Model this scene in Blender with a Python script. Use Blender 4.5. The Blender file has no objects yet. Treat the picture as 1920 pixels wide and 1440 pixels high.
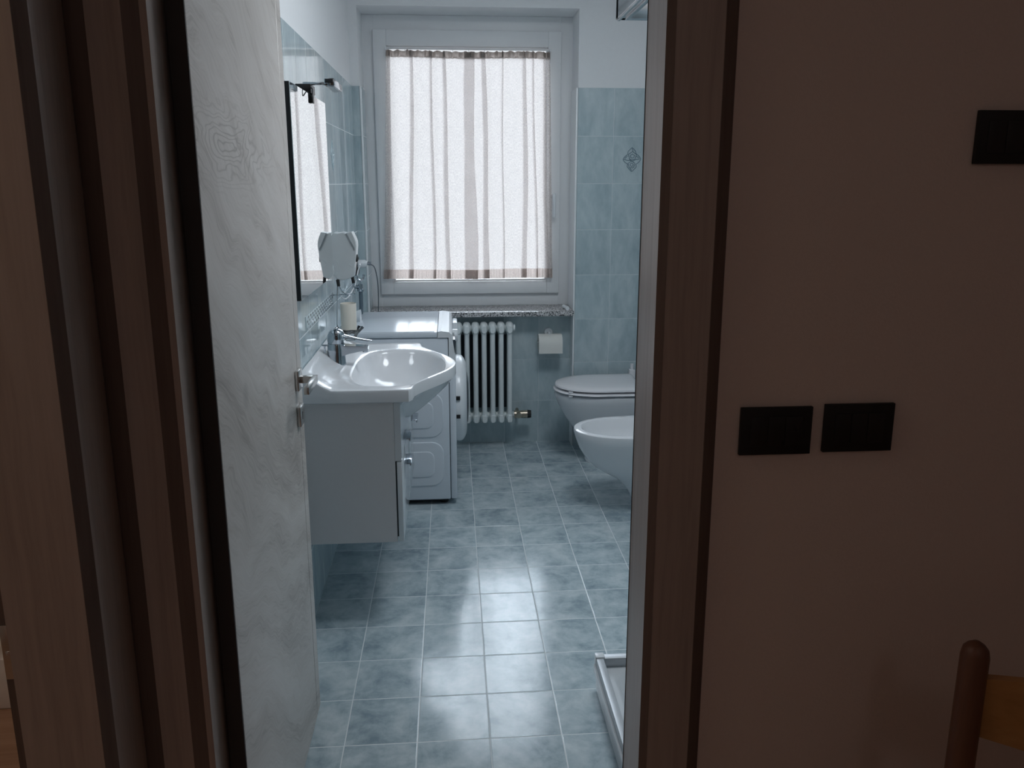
import bpy, bmesh, math, random
from mathutils import Vector, Matrix
random.seed(7)
S = bpy.context.scene
COL = S.collection
PI = math.pi

# ------------------------------------------------------------------ materials
class NT:
    def __init__(s, name):
        s.m = bpy.data.materials.new(name); s.m.use_nodes = True
        s.t = s.m.node_tree; s.t.nodes.clear()
        s.out = s.t.nodes.new('ShaderNodeOutputMaterial')
    def n(s, typ, **kw):
        nd = s.t.nodes.new(typ)
        for k, v in kw.items():
            if k.startswith('i_'):
                s.set(nd.inputs[k[2:].replace('_', ' ')], v)
            else:
                setattr(nd, k, v)
        return nd
    def set(s, sock, v):
        if isinstance(v, bpy.types.NodeSocket): s.t.links.new(v, sock)
        else:
            if isinstance(v, (tuple, list)) and len(v) == 3 and sock.type == 'RGBA': v = (*v, 1)
            sock.default_value = v
    def math(s, op, a, b=0.0, c=None, clamp=False):
        nd = s.t.nodes.new('ShaderNodeMath'); nd.operation = op; nd.use_clamp = clamp
        s.set(nd.inputs[0], a); s.set(nd.inputs[1], b)
        if c is not None: s.set(nd.inputs[2], c)
        return nd.outputs[0]
    def vmath(s, op, a, b=(0, 0, 0), scale=None):
        nd = s.t.nodes.new('ShaderNodeVectorMath'); nd.operation = op
        s.set(nd.inputs[0], a); s.set(nd.inputs[1], b)
        if scale is not None: s.set(nd.inputs['Scale'], scale)
        return nd.outputs['Vector']
    def mix(s, f, a, b):
        nd = s.t.nodes.new('ShaderNodeMix'); nd.data_type = 'RGBA'
        s.set(nd.inputs[0], f); s.set(nd.inputs[6], a); s.set(nd.inputs[7], b)
        return nd.outputs[2]
    def pos(s):
        return s.n('ShaderNodeNewGeometry')
    def sep(s, v):
        nd = s.n('ShaderNodeSeparateXYZ'); s.set(nd.inputs[0], v); return nd.outputs
    def comb(s, x, y, z):
        nd = s.n('ShaderNodeCombineXYZ')
        for i, v in enumerate((x, y, z)): s.set(nd.inputs[i], v)
        return nd.outputs[0]
    def ramp(s, f, stops):
        nd = s.n('ShaderNodeValToRGB'); s.set(nd.inputs[0], f)
        e = nd.color_ramp.elements
        while len(e) < len(stops): e.new(0.5)
        for el, (p, c) in zip(e, stops):
            el.position = p; el.color = (*c, 1)
        return nd.outputs[0]
    def noise(s, vec, scale, detail=4, rough=0.5, dist=0.0):
        nd = s.n('ShaderNodeTexNoise'); s.set(nd.inputs['Vector'], vec)
        nd.inputs['Scale'].default_value = scale; nd.inputs['Detail'].default_value = detail
        nd.inputs['Roughness'].default_value = rough; nd.inputs['Distortion'].default_value = dist
        return nd.outputs[0]
    def bsdf(s, **kw):
        b = s.n('ShaderNodeBsdfPrincipled')
        for k, v in kw.items(): s.set(b.inputs[k.replace('_', ' ')], v)
        return b
    def end(s, shader):
        s.t.links.new(shader, s.out.inputs[0]); return s.m

def plain(name, col, rough=0.4, metal=0.0, var=0.04, bump=0.0, scale=40, **kw):
    t = NT(name); co = t.n('ShaderNodeTexCoord').outputs['Object']
    nz = t.noise(co, scale, 3)
    dark = tuple(c * (1 - var) for c in col); lite = tuple(min(1, c * (1 + var)) for c in col)
    c = t.mix(nz, dark, lite)
    b = t.bsdf(Base_Color=c, Roughness=rough, Metallic=metal, **kw)
    if bump:
        bp = t.n('ShaderNodeBump'); t.set(bp.inputs['Height'], nz); bp.inputs['Strength'].default_value = bump
        bp.inputs['Distance'].default_value = 0.002
        t.set(b.inputs['Normal'], bp.outputs[0])
    return t.end(b.outputs[0])

def tiles(name, axes, size, off, cols, grout, rough=0.12, tilt=0.004, gw=0.003, mott=9.0, stretch=(1, 1, 1), blotch=0.12, gl=False, spec=0.5):
    """axes: two of 'xyz' naming the grid directions; world metres"""
    t = NT(name)
    g = t.pos(); P = g.outputs['Position']; xyz = t.sep(P)
    a = xyz['xyz'.index(axes[0])]; b = xyz['xyz'.index(axes[1])]
    ua = t.math('DIVIDE', t.math('SUBTRACT', a, off[0]), size[0])
    ub = t.math('DIVIDE', t.math('SUBTRACT', b, off[1]), size[1])
    def edge(u, sz):
        fr = t.math('FRACT', u)
        d = t.math('MULTIPLY', t.math('SUBTRACT', 0.5, t.math('ABSOLUTE', t.math('SUBTRACT', fr, 0.5))), sz)
        return d
    d = t.math('MINIMUM', edge(ua, size[0]), edge(ub, size[1]))
    mask = t.math('LESS_THAN', d, gw / 2)
    cell = t.comb(t.math('FLOOR', ua), t.math('FLOOR', ub), 0.37)
    wn = t.n('ShaderNodeTexWhiteNoise'); t.set(wn.inputs['Vector'], cell)
    shift = t.vmath('MULTIPLY', wn.outputs['Color'], (3.0, 3.0, 3.0))
    pv = t.vmath('MULTIPLY', t.vmath('ADD', P, shift), stretch)
    n1 = t.noise(pv, mott, 5, 0.62, 0.4)
    n2 = t.noise(pv, mott * 4.2, 3, 0.6, 0.2)
    nn = t.math('ADD', t.math('MULTIPLY', n1, 0.75), t.math('MULTIPLY', n2, 0.25))
    c = t.ramp(nn, [(0.34, cols[0]), (0.5, cols[1]), (0.66, cols[2])])
    tone = t.math('ADD', 1 - blotch / 2, t.math('MULTIPLY', wn.outputs['Value'], blotch))
    c = t.vmath('SCALE', c, scale=tone)
    c = t.mix(mask, c, grout)
    nrm = t.vmath('NORMALIZE', t.vmath('ADD', g.outputs['Normal'], t.vmath('SCALE', t.vmath('SUBTRACT', wn.outputs['Color'], (0.5, 0.5, 0.5)), scale=tilt * 2)))
    h = t.math('ADD', t.math('MULTIPLY', t.math('MINIMUM', t.math('DIVIDE', d, gw), 1.0), 1.0), t.math('MULTIPLY', n2, 0.12 if gl else 0.02))
    bp = t.n('ShaderNodeBump'); t.set(bp.inputs['Height'], h); bp.inputs['Strength'].default_value = 0.35
    bp.inputs['Distance'].default_value = 0.0015; t.set(bp.inputs['Normal'], nrm)
    r = t.math('ADD', t.math('MULTIPLY', mask, 0.5), t.math('ADD', rough - 0.03, t.math('MULTIPLY', n1, 0.06)))
    bs = t.bsdf(Base_Color=c, Roughness=r, Normal=bp.outputs[0], Specular_IOR_Level=spec)
    return t.end(bs.outputs[0])

def wood(name, cols, grain='z', rough=0.45, swirl=0.0, fine=1.0):
    t = NT(name)
    P = t.pos().outputs['Position']
    if grain == 'z':   st = (26, 26, 1.1)
    elif grain == 'x': st = (1.3, 26, 26)
    else:              st = (9, 1.6, 9)
    wob = t.noise(P, 2.6, 3, 0.5)
    if grain == 'y':      # leaf: grain running across with slow diagonal drift
        xyz = t.sep(P)
        zz = t.math('ADD', xyz[2], t.math('MULTIPLY', xyz[1], 0.55))
        zz = t.math('ADD', zz, t.math('MULTIPLY', wob, 0.35))
        P2 = t.comb(xyz[0], t.math('MULTIPLY', xyz[1], 1.5), t.math('MULTIPLY', zz, 7.0))
        n1 = t.noise(P2, 1.0, 6, 0.62, 0.7)
        n2 = t.noise(t.comb(xyz[0], t.math('MULTIPLY', xyz[1], 9.0), t.math('MULTIPLY', zz, 200.0)), 1.0, 4, 0.7, 0.3)
        # concentric figure of a cathedral swirl
        wv = t.noise(t.comb(1.7, t.math('MULTIPLY', xyz[1], 5.0), t.math('MULTIPLY', xyz[2], 13.0)), 1.0, 2, 0.5, 0.6)
        cy = t.math('SUBTRACT', xyz[1], -1.56); cz = t.math('SUBTRACT', xyz[2], 1.575)
        rr = t.math('SQRT', t.math('ADD', t.math('POWER', t.math('MULTIPLY', cy, 0.26), 2.0), t.math('POWER', t.math('MULTIPLY', cz, 1.1), 2.0)))
        rr2 = t.math('ADD', rr, t.math('MULTIPLY', wv, 0.17))
        ring = t.math('POWER', t.math('ADD', 0.5, t.math('MULTIPLY', t.math('SINE', t.math('MULTIPLY', rr2, 360.0)), 0.5)), 6.0)
        fall = t.math('MULTIPLY', t.math('SUBTRACT', 1.0, t.math('MULTIPLY', rr, 8.5), clamp=True), 1.25, clamp=True)
        f = t.math('ADD', t.math('MULTIPLY', n1, 0.66), t.math('MULTIPLY', n2, 0.34))
        c = t.ramp(f, [(0.30, cols[0]), (0.47, cols[1]), (0.64, cols[2])])
        c = t.mix(t.math('MULTIPLY', t.math('MULTIPLY', ring, fall), swirl), c, cols[0])
        kn = t.n('ShaderNodeTexVoronoi'); t.set(kn.inputs['Vector'], t.vmath('MULTIPLY', P, (1, 3.2, 2.6)))
        kn.inputs['Scale'].default_value = 1.15
        kk = t.math('SUBTRACT', 1.0, t.math('MULTIPLY', kn.outputs['Distance'], 9.0), clamp=True)
        c = t.mix(t.math('MULTIPLY', kk, 0.55), c, tuple(v * 0.55 for v in cols[0]))
    else:
        Pw = t.vmath('ADD', P, t.vmath('SCALE', (1, 1, 0), scale=t.math('MULTIPLY', wob, 0.02)))
        n1 = t.noise(t.vmath('MULTIPLY', Pw, st), 1.0, 5, 0.6, 0.5)
        n2 = t.noise(t.vmath('MULTIPLY', Pw, tuple(v * 5 for v in st)), 1.0, 3, 0.6)
        n3 = t.noise(t.vmath('MULTIPLY', Pw, tuple(v * 0.25 for v in st)), 1.0, 2, 0.5)
        f = t.math('ADD', t.math('ADD', t.math('MULTIPLY', n1, 0.45), t.math('MULTIPLY', n2, 0.25)), t.math('MULTIPLY', n3, 0.3))
        c = t.ramp(f, [(0.3, cols[0]), (0.5, cols[1]), (0.7, cols[2])])
        n2 = n1
    bp = t.n('ShaderNodeBump'); t.set(bp.inputs['Height'], n2); bp.inputs['Strength'].default_value = 0.12
    bp.inputs['Distance'].default_value = 0.0015
    b = t.bsdf(Base_Color=c, Roughness=rough, Normal=bp.outputs[0])
    return t.end(b.outputs[0])

def speckle(name):
    t = NT(name); P = t.pos().outputs['Position']
    v = t.n('ShaderNodeTexVoronoi'); t.set(v.inputs['Vector'], P); v.inputs['Scale'].default_value = 190
    n = t.noise(P, 120, 3, 0.6)
    f = t.math('ADD', t.math('MULTIPLY', t.sep(v.outputs['Color'])[0], 0.75), t.math('MULTIPLY', n, 0.25))
    c = t.ramp(f, [(0.22, (0.03, 0.032, 0.038)), (0.42, (0.36, 0.35, 0.35)), (0.75, (0.68, 0.66, 0.66))])
    return t.end(t.bsdf(Base_Color=c, Roughness=0.22).outputs[0])

def thin_glass(name, tint=(0.96, 0.98, 0.98), rough=0.02):
    t = NT(name)
    tr = t.n('ShaderNodeBsdfTransparent'); t.set(tr.inputs[0], tint)
    gl = t.n('ShaderNodeBsdfGlossy'); t.set(gl.inputs['Roughness'], rough)
    fr = t.n('ShaderNodeFresnel'); fr.inputs[0].default_value = 1.45
    mx = t.n('ShaderNodeMixShader'); t.set(mx.inputs[0], fr.outputs[0])
    t.set(mx.inputs[1], tr.outputs[0]); t.set(mx.inputs[2], gl.outputs[0])
    return t.end(mx.outputs[0])

def fabric(name, col, through, open_, weave=(900, 260)):
    """sheer woven cloth: diffuse + translucent threads with open pores"""
    t = NT(name); P = t.pos().outputs['Position']; xyz = t.sep(P)
    n = t.noise(t.comb(t.math('MULTIPLY', xyz[0], 260.0), 0.0, t.math('MULTIPLY', xyz[2], 110.0)), 1.0, 3, 0.65)
    n2 = t.noise(t.comb(t.math('MULTIPLY', xyz[0], 30.0), 0.0, t.math('MULTIPLY', xyz[2], 11.0)), 1.0, 3, 0.6)
    f = t.math('ADD', t.math('MULTIPLY', n, 0.8), t.math('MULTIPLY', n2, 0.2))
    hole = t.math('ADD', open_, t.math('MULTIPLY', t.math('SUBTRACT', f, 0.5), 1.5), clamp=True)
    d = t.n('ShaderNodeBsdfDiffuse'); t.set(d.inputs[0], col)
    tl = t.n('ShaderNodeBsdfTranslucent'); t.set(tl.inputs[0], through)
    m1 = t.n('ShaderNodeMixShader'); m1.inputs[0].default_value = 0.55
    t.set(m1.inputs[1], d.outputs[0]); t.set(m1.inputs[2], tl.outputs[0])
    tr = t.n('ShaderNodeBsdfTransparent')
    m2 = t.n('ShaderNodeMixShader'); t.set(m2.inputs[0], hole)
    t.set(m2.inputs[1], m1.outputs[0]); t.set(m2.inputs[2], tr.outputs[0])
    return t.end(m2.outputs[0])

M = {}
TW = [(0.37, 0.46, 0.495), (0.46, 0.55, 0.58), (0.56, 0.64, 0.66)]
M['tile_yz'] = tiles('wall_tile_yz', 'yz', (0.2, 0.25), (0.11, 0.0), TW, (0.72, 0.76, 0.77), rough=0.06, tilt=0.003, mott=8, stretch=(1, 1, 0.45), blotch=0.05)
M['tile_xz'] = tiles('wall_tile_xz', 'xz', (0.2, 0.25), (1.0, 0.0), TW, (0.62, 0.67, 0.69), rough=0.10, tilt=0.003, mott=8, stretch=(1, 1, 0.45), blotch=0.05)
M['tile_niche'] = tiles('niche_tile_xz', 'xz', (0.2, 0.25), (0.81, 0.0), TW, (0.58, 0.64, 0.66), rough=0.12, tilt=0.003, mott=8, stretch=(1, 1, 0.45), blotch=0.05)
M['tile_floor'] = tiles('floor_tile', 'xy', (0.2, 0.2), (0.0, 0.0), [(0.24, 0.315, 0.355), (0.41, 0.49, 0.525), (0.56, 0.625, 0.645)], (0.68, 0.72, 0.73), rough=0.155, tilt=0.006, gw=0.0032, mott=8, blotch=0.06, gl=True, spec=0.36)
M['plaster'] = plain('white_plaster', (0.80, 0.81, 0.82), 0.75, var=0.02, bump=0.1, scale=60)
M['hall_plaster'] = plain('hall_plaster', (0.76, 0.66, 0.615), 0.85, var=0.04, bump=0.25, scale=220)
M['ceil'] = plain('ceiling_paint', (0.84, 0.84, 0.84), 0.8, var=0.015)
M['pvc'] = plain('white_window_plastic', (0.78, 0.79, 0.80), 0.42, var=0.015)
M['bead'] = plain('corner_bead_plastic', (0.82, 0.84, 0.85), 0.3, var=0.02)
M['leaf'] = wood('grey_oak_door', [(0.30, 0.265, 0.24), (0.565, 0.52, 0.485), (0.67, 0.63, 0.60)], 'y', 0.42, swirl=0.75)
M['frame'] = wood('brown_grey_oak', [(0.30, 0.25, 0.225), (0.42, 0.355, 0.325), (0.50, 0.435, 0.405)], 'z', 0.36)
M['frameshade'] = wood('shaded_oak_edge', [(0.10, 0.07, 0.06), (0.15, 0.11, 0.095), (0.19, 0.145, 0.13)], 'z', 0.55)  # frame oak darkened: shade on bevels and rebate put into the colour
M['hinge_edge'] = plain('shaded_door_edge', (0.03, 0.026, 0.025), 0.6)  # near black: shade on the hall-facing leaf edge painted in
M['granite'] = speckle('speckled_granite')
M['chrome'] = plain('chrome', (0.46, 0.50, 0.54), 0.10, 1.0, var=0.02)
M['satin'] = plain('satin_nickel', (0.62, 0.61, 0.59), 0.24, 1.0, var=0.02)
M['ceramic'] = plain('white_ceramic', (0.74, 0.75, 0.77), 0.12, var=0.01)
M['lidplast'] = plain('white_seat_plastic', (0.80, 0.79, 0.81), 0.12, var=0.01)
M['lacquer'] = plain('white_gloss_lacquer', (0.66, 0.68, 0.70), 0.10, var=0.01)
M['lamin'] = plain('grey_white_laminate', (0.69, 0.67, 0.67), 0.35, var=0.03, scale=200)
M['enamel'] = plain('white_enamel', (0.66, 0.70, 0.75), 0.16, var=0.01)
M['whplast'] = plain('white_plastic', (0.74, 0.76, 0.78), 0.25, var=0.015)
M['applplast'] = plain('grey_white_plastic', (0.60, 0.63, 0.64), 0.3, var=0.03, scale=25)
M['rad'] = plain('radiator_enamel', (0.74, 0.78, 0.78), 0.3, var=0.02)
M['dark'] = plain('dark_shadow_gap', (0.015, 0.02, 0.025), 0.6)
M['gap_shade'] = plain('column_gap_shade', (0.045, 0.06, 0.075), 0.6)  # dark colour stands in for shade between the radiator columns
M['black'] = plain('black_plastic', (0.012, 0.012, 0.014), 0.32, var=0.1)
M['rubber'] = plain('black_rubber', (0.012, 0.012, 0.012), 0.6)
M['plate'] = plain('black_switch_plate', (0.006, 0.006, 0.007), 0.55, var=0.1)
M['rocker'] = plain('black_switch_rocker', (0.009, 0.009, 0.011), 0.45, var=0.1)
M['mirror'] = plain('mirror_glass', (0.90, 0.92, 0.92), 0.0, 1.0, var=0.0)
M['glass'] = thin_glass('window_glass')
M['crystal'] = thin_glass('clear_dish_glass', (0.97, 0.98, 0.98), 0.05)
M['showerglass'] = thin_glass('shower_glass', (0.92, 0.97, 0.96), 0.02)
M['smoke'] = plain('porthole_glass', (0.03, 0.04, 0.05), 0.05)
M['curtain'] = fabric('sheer_curtain_weave', (0.72, 0.67, 0.64), (0.66, 0.60, 0.58), 0.43)
M['hem'] = fabric('dense_curtain_hem', (0.58, 0.50, 0.46), (0.46, 0.38, 0.345), 0.10)
M['heading'] = fabric('gathered_curtain_heading', (0.55, 0.48, 0.44), (0.36, 0.30, 0.27), -0.08)
M['wax'] = plain('cream_ceramic', (0.72, 0.68, 0.60), 0.45, var=0.02)
M['paper'] = plain('toilet_paper', (0.74, 0.73, 0.69), 0.9, var=0.03, bump=0.3, scale=300)
M['brass'] = plain('aged_brass', (0.42, 0.37, 0.30), 0.3, 1.0, var=0.15)
M['hose'] = plain('grey_hose', (0.10, 0.14, 0.17), 0.45)
M['cable'] = plain('grey_cable', (0.12, 0.14, 0.16), 0.5)
M['alu'] = plain('polished_aluminium', (0.56, 0.60, 0.63), 0.22, 1.0, var=0.02)
M['satinrail'] = plain('satin_grey_rail', (0.50, 0.52, 0.54), 0.4, 0.3)
M['acrylic'] = plain('shower_tray_acrylic', (0.66, 0.68, 0.70), 0.18, var=0.01)
M['dots'] = plain('dotted_border_tile', (0.60, 0.68, 0.70), 0.06, var=0.02)
M['dot'] = plain('grey_glaze_dot', (0.16, 0.20, 0.23), 0.15)
M['line'] = plain('blue_grey_glaze_line', (0.13, 0.20, 0.25), 0.2)
M['petal'] = plain('pale_glaze', (0.52, 0.62, 0.66), 0.15)
M['chairpost'] = wood('reddish_chair_wood', [(0.10, 0.04, 0.025), (0.15, 0.062, 0.036), (0.19, 0.085, 0.05)], 'z', 0.4)
M['chairslat'] = wood('honey_chair_wood', [(0.34, 0.16, 0.05), (0.44, 0.22, 0.08), (0.52, 0.28, 0.11)], 'x', 0.4)
M['straw'] = plain('woven_straw', (0.50, 0.36, 0.18), 0.8, var=0.2, bump=0.5, scale=120)
M['parquet'] = wood('brown_floor', [(0.30, 0.17, 0.11), (0.40, 0.25, 0.17), (0.48, 0.32, 0.23)], 'x', 0.4)
M['baseboard'] = plain('white_baseboard', (0.85, 0.86, 0.88), 0.4, var=0.02)

# ------------------------------------------------------------------ mesh tools
class MB:
    def __init__(s): s.v = []; s.f = []; s.mi = []; s.sm = []
    def add(s, vs, fs, mi=0, smooth=False):
        o = len(s.v); s.v += [tuple(v) for v in vs]
        for f in fs: s.f.append([o + i for i in f]); s.mi.append(mi); s.sm.append(smooth)
        return s
    def box(s, a, b, mi=0, bev=0.0, seg=2, mat=None):
        bm = bmesh.new()
        bmesh.ops.create_cube(bm, size=1.0)
        c = [(a[i] + b[i]) / 2 for i in range(3)]; d = [abs(b[i] - a[i]) for i in range(3)]
        for v in bm.verts: v.co = Vector([v.co[i] * d[i] for i in range(3)])
        if bev > 0:
            bev = min(bev, min(d) * 0.49)
            bmesh.ops.bevel(bm, geom=bm.edges[:], offset=bev, segments=seg, profile=0.5, affect='EDGES')
        for v in bm.verts:
            v.co = (mat @ v.co if mat else v.co) + Vector(c)
        s.bm(bm, mi, bev > 0); return s
    def bm(s, bm, mi=0, smooth=False):
        bm.verts.index_update()
        s.add([v.co[:] for v in bm.verts], [[v.index for v in f.verts] for f in bm.faces], mi, smooth)
        bm.free()
    def loft(s, rings, mi=0, cap0=True, cap1=True, closed=True, smooth=True):
        n = len(rings[0]); vs = [p for r in rings for p in r]; fs = []
        for i in range(len(rings) - 1):
            for j in range(n if closed else n - 1):
                k = (j + 1) % n
                fs.append([i * n + j, i * n + k, (i + 1) * n + k, (i + 1) * n + j])
        if cap0: fs.append(list(range(n))[::-1])
        if cap1: fs.append([(len(rings) - 1) * n + j for j in range(n)])
        s.add(vs, fs, mi, smooth); return s
    def tube(s, pts, r, n=10, mi=0, caps=True):
        pts = [Vector(p) for p in pts]; rs = r if isinstance(r, (list, tuple)) else [r] * len(pts)
        rings = []; up = None
        for i, p in enumerate(pts):
            d = (pts[min(i + 1, len(pts) - 1)] - pts[max(i - 1, 0)]).normalized()
            if up is None:
                up = Vector((0, 0, 1)) if abs(d.z) < 0.9 else Vector((1, 0, 0))
            x = d.cross(up).normalized(); up = x.cross(d).normalized()
            rings.append([p + (x * math.cos(2 * PI * j / n) + up * math.sin(2 * PI * j / n)) * rs[i] for j in range(n)])
        return s.loft(rings, mi, caps, caps)
    def lathe(s, prof, c=(0, 0, 0), axis='z', n=28, mi=0, cap0=True, cap1=True, wave=None):
        rings = []
        for k, (r, h) in enumerate(prof):
            ring = []
            for j in range(n):
                a = 2 * PI * j / n
                rr = r * (1 + (wave(a, k) if wave else 0))
                u, w = rr * math.cos(a), rr * math.sin(a)
                p = {'z': (u, w, h), 'x': (h, u, w), 'y': (w, h, u)}[axis]
                ring.append((p[0] + c[0], p[1] + c[1], p[2] + c[2]))
            rings.append(ring)
        return s.loft(rings, mi, cap0, cap1)
    def obj(s, name, mats, parent=None, origin=None, **props):
        me = bpy.data.meshes.new(name)
        o = Vector(origin) if origin is not None else Vector((0, 0, 0))
        me.from_pydata([tuple(Vector(v) - o) for v in s.v], [], s.f)
        if not isinstance(mats, (list, tuple)): mats = [mats]
        for m in mats: me.materials.append(m)
        for p, mi, sm in zip(me.polygons, s.mi, s.sm):
            p.material_index = mi; p.use_smooth = sm
        bm = bmesh.new(); bm.from_mesh(me); bmesh.ops.recalc_face_normals(bm, faces=bm.faces[:]); bm.to_mesh(me); bm.free()
        if any(s.sm):
            try: me.set_sharp_from_angle(angle=math.radians(40))
            except Exception: pass
        me.update()
        ob = bpy.data.objects.new(name, me); COL.objects.link(ob)
        if parent is not None:
            ob.parent = parent; ob.location = o - parent_world(parent)
        else: ob.location = o
        for k, v in props.items(): ob[k] = v
        return ob

def parent_world(p):
    loc = Vector(p.location)
    while p.parent is not None:
        p = p.parent; loc += Vector(p.location)
    return loc

def thing(name, label, cat, loc, group=None, kind=None):
    o = bpy.data.objects.new(name, None); COL.objects.link(o)
    o.empty_display_size = 0.05; o.location = loc
    o['label'] = label; o['category'] = cat
    if group: o['group'] = group
    if kind: o['kind'] = kind
    return o
def tag(o, label, cat, group=None, kind=None):
    o['label'] = label; o['category'] = cat
    if group: o['group'] = group
    if kind: o['kind'] = kind
    return o
def struct(mb, name, mats, label, cat, origin=None):
    return tag(mb.obj(name, mats, None, origin), label, cat, kind='structure')
def bez(pts, n=8):
    """Catmull-Rom through points"""
    P = [Vector(p) for p in pts]; P = [P[0] * 2 - P[1]] + P + [P[-1] * 2 - P[-2]]
    out = []
    for i in range(1, len(P) - 2):
        for k in range(n):
            t = k / n; a, b, c, d = P[i - 1], P[i], P[i + 1], P[i + 2]
            out.append(0.5 * ((2 * b) + (c - a) * t + (2 * a - 5 * b + 4 * c - d) * t * t + (3 * b - a - 3 * c + d) * t ** 3))
    out.append(P[-2]); return out
def smooth(a, b, x):
    t = max(0.0, min(1.0, (x - a) / (b - a))); return t * t * (3 - 2 * t)

# ------------------------------------------------------------------ camera
cam = bpy.data.cameras.new('camera'); co = bpy.data.objects.new('camera', cam); COL.objects.link(co)
f, pitch, yaw, roll = 1501.2, 0.2154, -0.0748, -0.0006
cp, sp, cy_, sy_ = math.cos(pitch), math.sin(pitch), math.cos(yaw), math.sin(yaw)
F = Vector((-sy_ * cp, cy_ * cp, -sp)); X = Vector((cy_, sy_, 0)); U = X.cross(F)
X2 = X * math.cos(roll) + U * math.sin(roll); U2 = U * math.cos(roll) - X * math.sin(roll)
R3 = Matrix((X2, U2, -F)).transposed()
co.matrix_world = Matrix.Translation((0.31578, -3.14426, 1.51092)) @ R3.to_4x4()
cam.sensor_width = 36; cam.lens = f * 36 / 1920; cam.shift_y = -51.15 / 1920; cam.clip_start = 0.02
S.camera = co

# ------------------------------------------------------------------ room shell
XL, XR, YB, YN, YF = -0.19, 1.42, 1.29, 1.387, -1.72     # bathroom walls; YN niche wall
YH = -1.83                                               # hall face of the door wall
ZC = 2.72
WX0, WX1, WZ0, WZ1 = -0.148, 1.0, 0.80, 2.395            # window opening
YG = 1.52                                                # window frame face

b = MB(); b.box((XL - 0.3, YF, -0.12), (XR + 0.3, 1.75, 0.0))
struct(b, 'floor', M['tile_floor'], 'blue green mottled square ceramic floor tiles of the bathroom', 'floor')
b = MB(); b.box((-2.2, -5.2, -0.12), (2.9, YF, -0.001)).box((-2.2, YF, -0.12), (XL - 0.3, -0.6, -0.001))
struct(b, 'floor', M['parquet'], 'brown floor of the dark hall and the side room', 'floor')
b = MB(); b.box((-2.2, -5.2, ZC), (2.9, 1.75, ZC + 0.1))
struct(b, 'ceiling', M['ceil'], 'white painted ceiling above the rooms', 'ceiling')

# left wall: plaster with glossy tiles to 2 m
b = MB(); b.box((XL - 0.12, YF, 0), (XL - 0.007, 1.75, ZC), 0); b.box((XL - 0.007, YF, 0), (XL, YB, 2.0), 1)
wl = struct(b, 'wall_left', [M['plaster'], M['tile_yz']], 'left bathroom wall with glossy pale blue tiles below white plaster', 'wall')
# border strip with dots
b = MB(); b.box((XL, -0.38, 1.004), (XL + 0.003, 0.26, 1.056), 0, 0.001)
bs = b.obj('border_tile', M['dots'], wl)
b = MB()
for i in range(14):
    for j in range(4):
        y = -0.36 + i * 0.046 + (j % 2) * 0.023; z = 1.0115 + j * 0.0125
        if y > 0.245: continue
        b.loft([[(XL + 0.003 + h, y + 0.0105 * k * math.cos(2 * PI * q / 14), z + 0.0044 * k * math.sin(2 * PI * q / 14)) for q in range(14)] for h, k in ((0, 1.0), (0.0007, 0.93))])
b.obj('dot_pattern', M['dot'], bs)

def flower(parent, c, ax, s, line, petal, nrm):
    """rhombic floral tile ornament; ax = horizontal axis vector, nrm = outward"""
    ax = Vector(ax); nrm = Vector(nrm); up = Vector((0, 0, 1)); c = Vector(c)
    P = lambda u, v, h=0.001: c + ax * u * s + up * v * s + nrm * h
    b = MB()
    def stroke(pts, r=0.0016): b.tube([P(u, v) for u, v in pts], r, 6)
    def loop(cu, cv, ru, rv, a0=0.0, a1=2 * PI, n=16, wob=0.0, k=5):
        stroke([(cu + ru * (1 + wob * math.sin(k * a)) * math.cos(a), cv + rv * (1 + wob * math.sin(k * a)) * math.sin(a)) for a in [a0 + (a1 - a0) * i / n for i in range(n + 1)]])
    # outer scalloped rhombus
    pts = [(0, 1.28), (0.35, 0.92), (0.46, 0.62), (0.72, 0.42), (0.98, 0.05), (0.74, -0.32), (0.48, -0.52), (0.5, -0.8), (0.28, -1.05), (0, -1.28),
           (-0.3, -1.0), (-0.5, -0.75), (-0.46, -0.5), (-0.74, -0.32), (-0.98, 0.02), (-0.72, 0.36), (-0.48, 0.55), (-0.44, 0.85), (-0.28, 1.02), (0, 1.28)]
    stroke([tuple(v)[:2] for v in bez([(u, v, 0) for u, v in pts], 4)])
    loop(0.05, 0.38, 0.42, 0.42, wob=0.14); loop(0.05, 0.36, 0.22, 0.2, wob=0.2)
    loop(-0.02, -0.55, 0.36, 0.36, wob=0.14); loop(0.0, -0.56, 0.17, 0.17, wob=0.2)
    stroke([(-0.9, 0.0), (-0.4, -0.1), (0.1, -0.12), (0.5, 0.0), (0.9, 0.05)]); stroke([(-0.3, 0.05), (0.0, -0.2), (0.25, -0.28)])
    stroke([(0.1, 0.85), (0.0, 1.2)]); stroke([(-0.2, -0.9), (0.0, -1.2)]); stroke([(0.5, 0.35), (0.8, 0.15)]); stroke([(-0.5, 0.35), (-0.8, 0.1)])
    o = b.obj('tile_decoration', line, parent)
    return o
flower(wl, (XL, 0.46, 1.625), (0, 1, 0), 0.048, M['petal'], M['petal'], (1, 0, 0))

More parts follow.
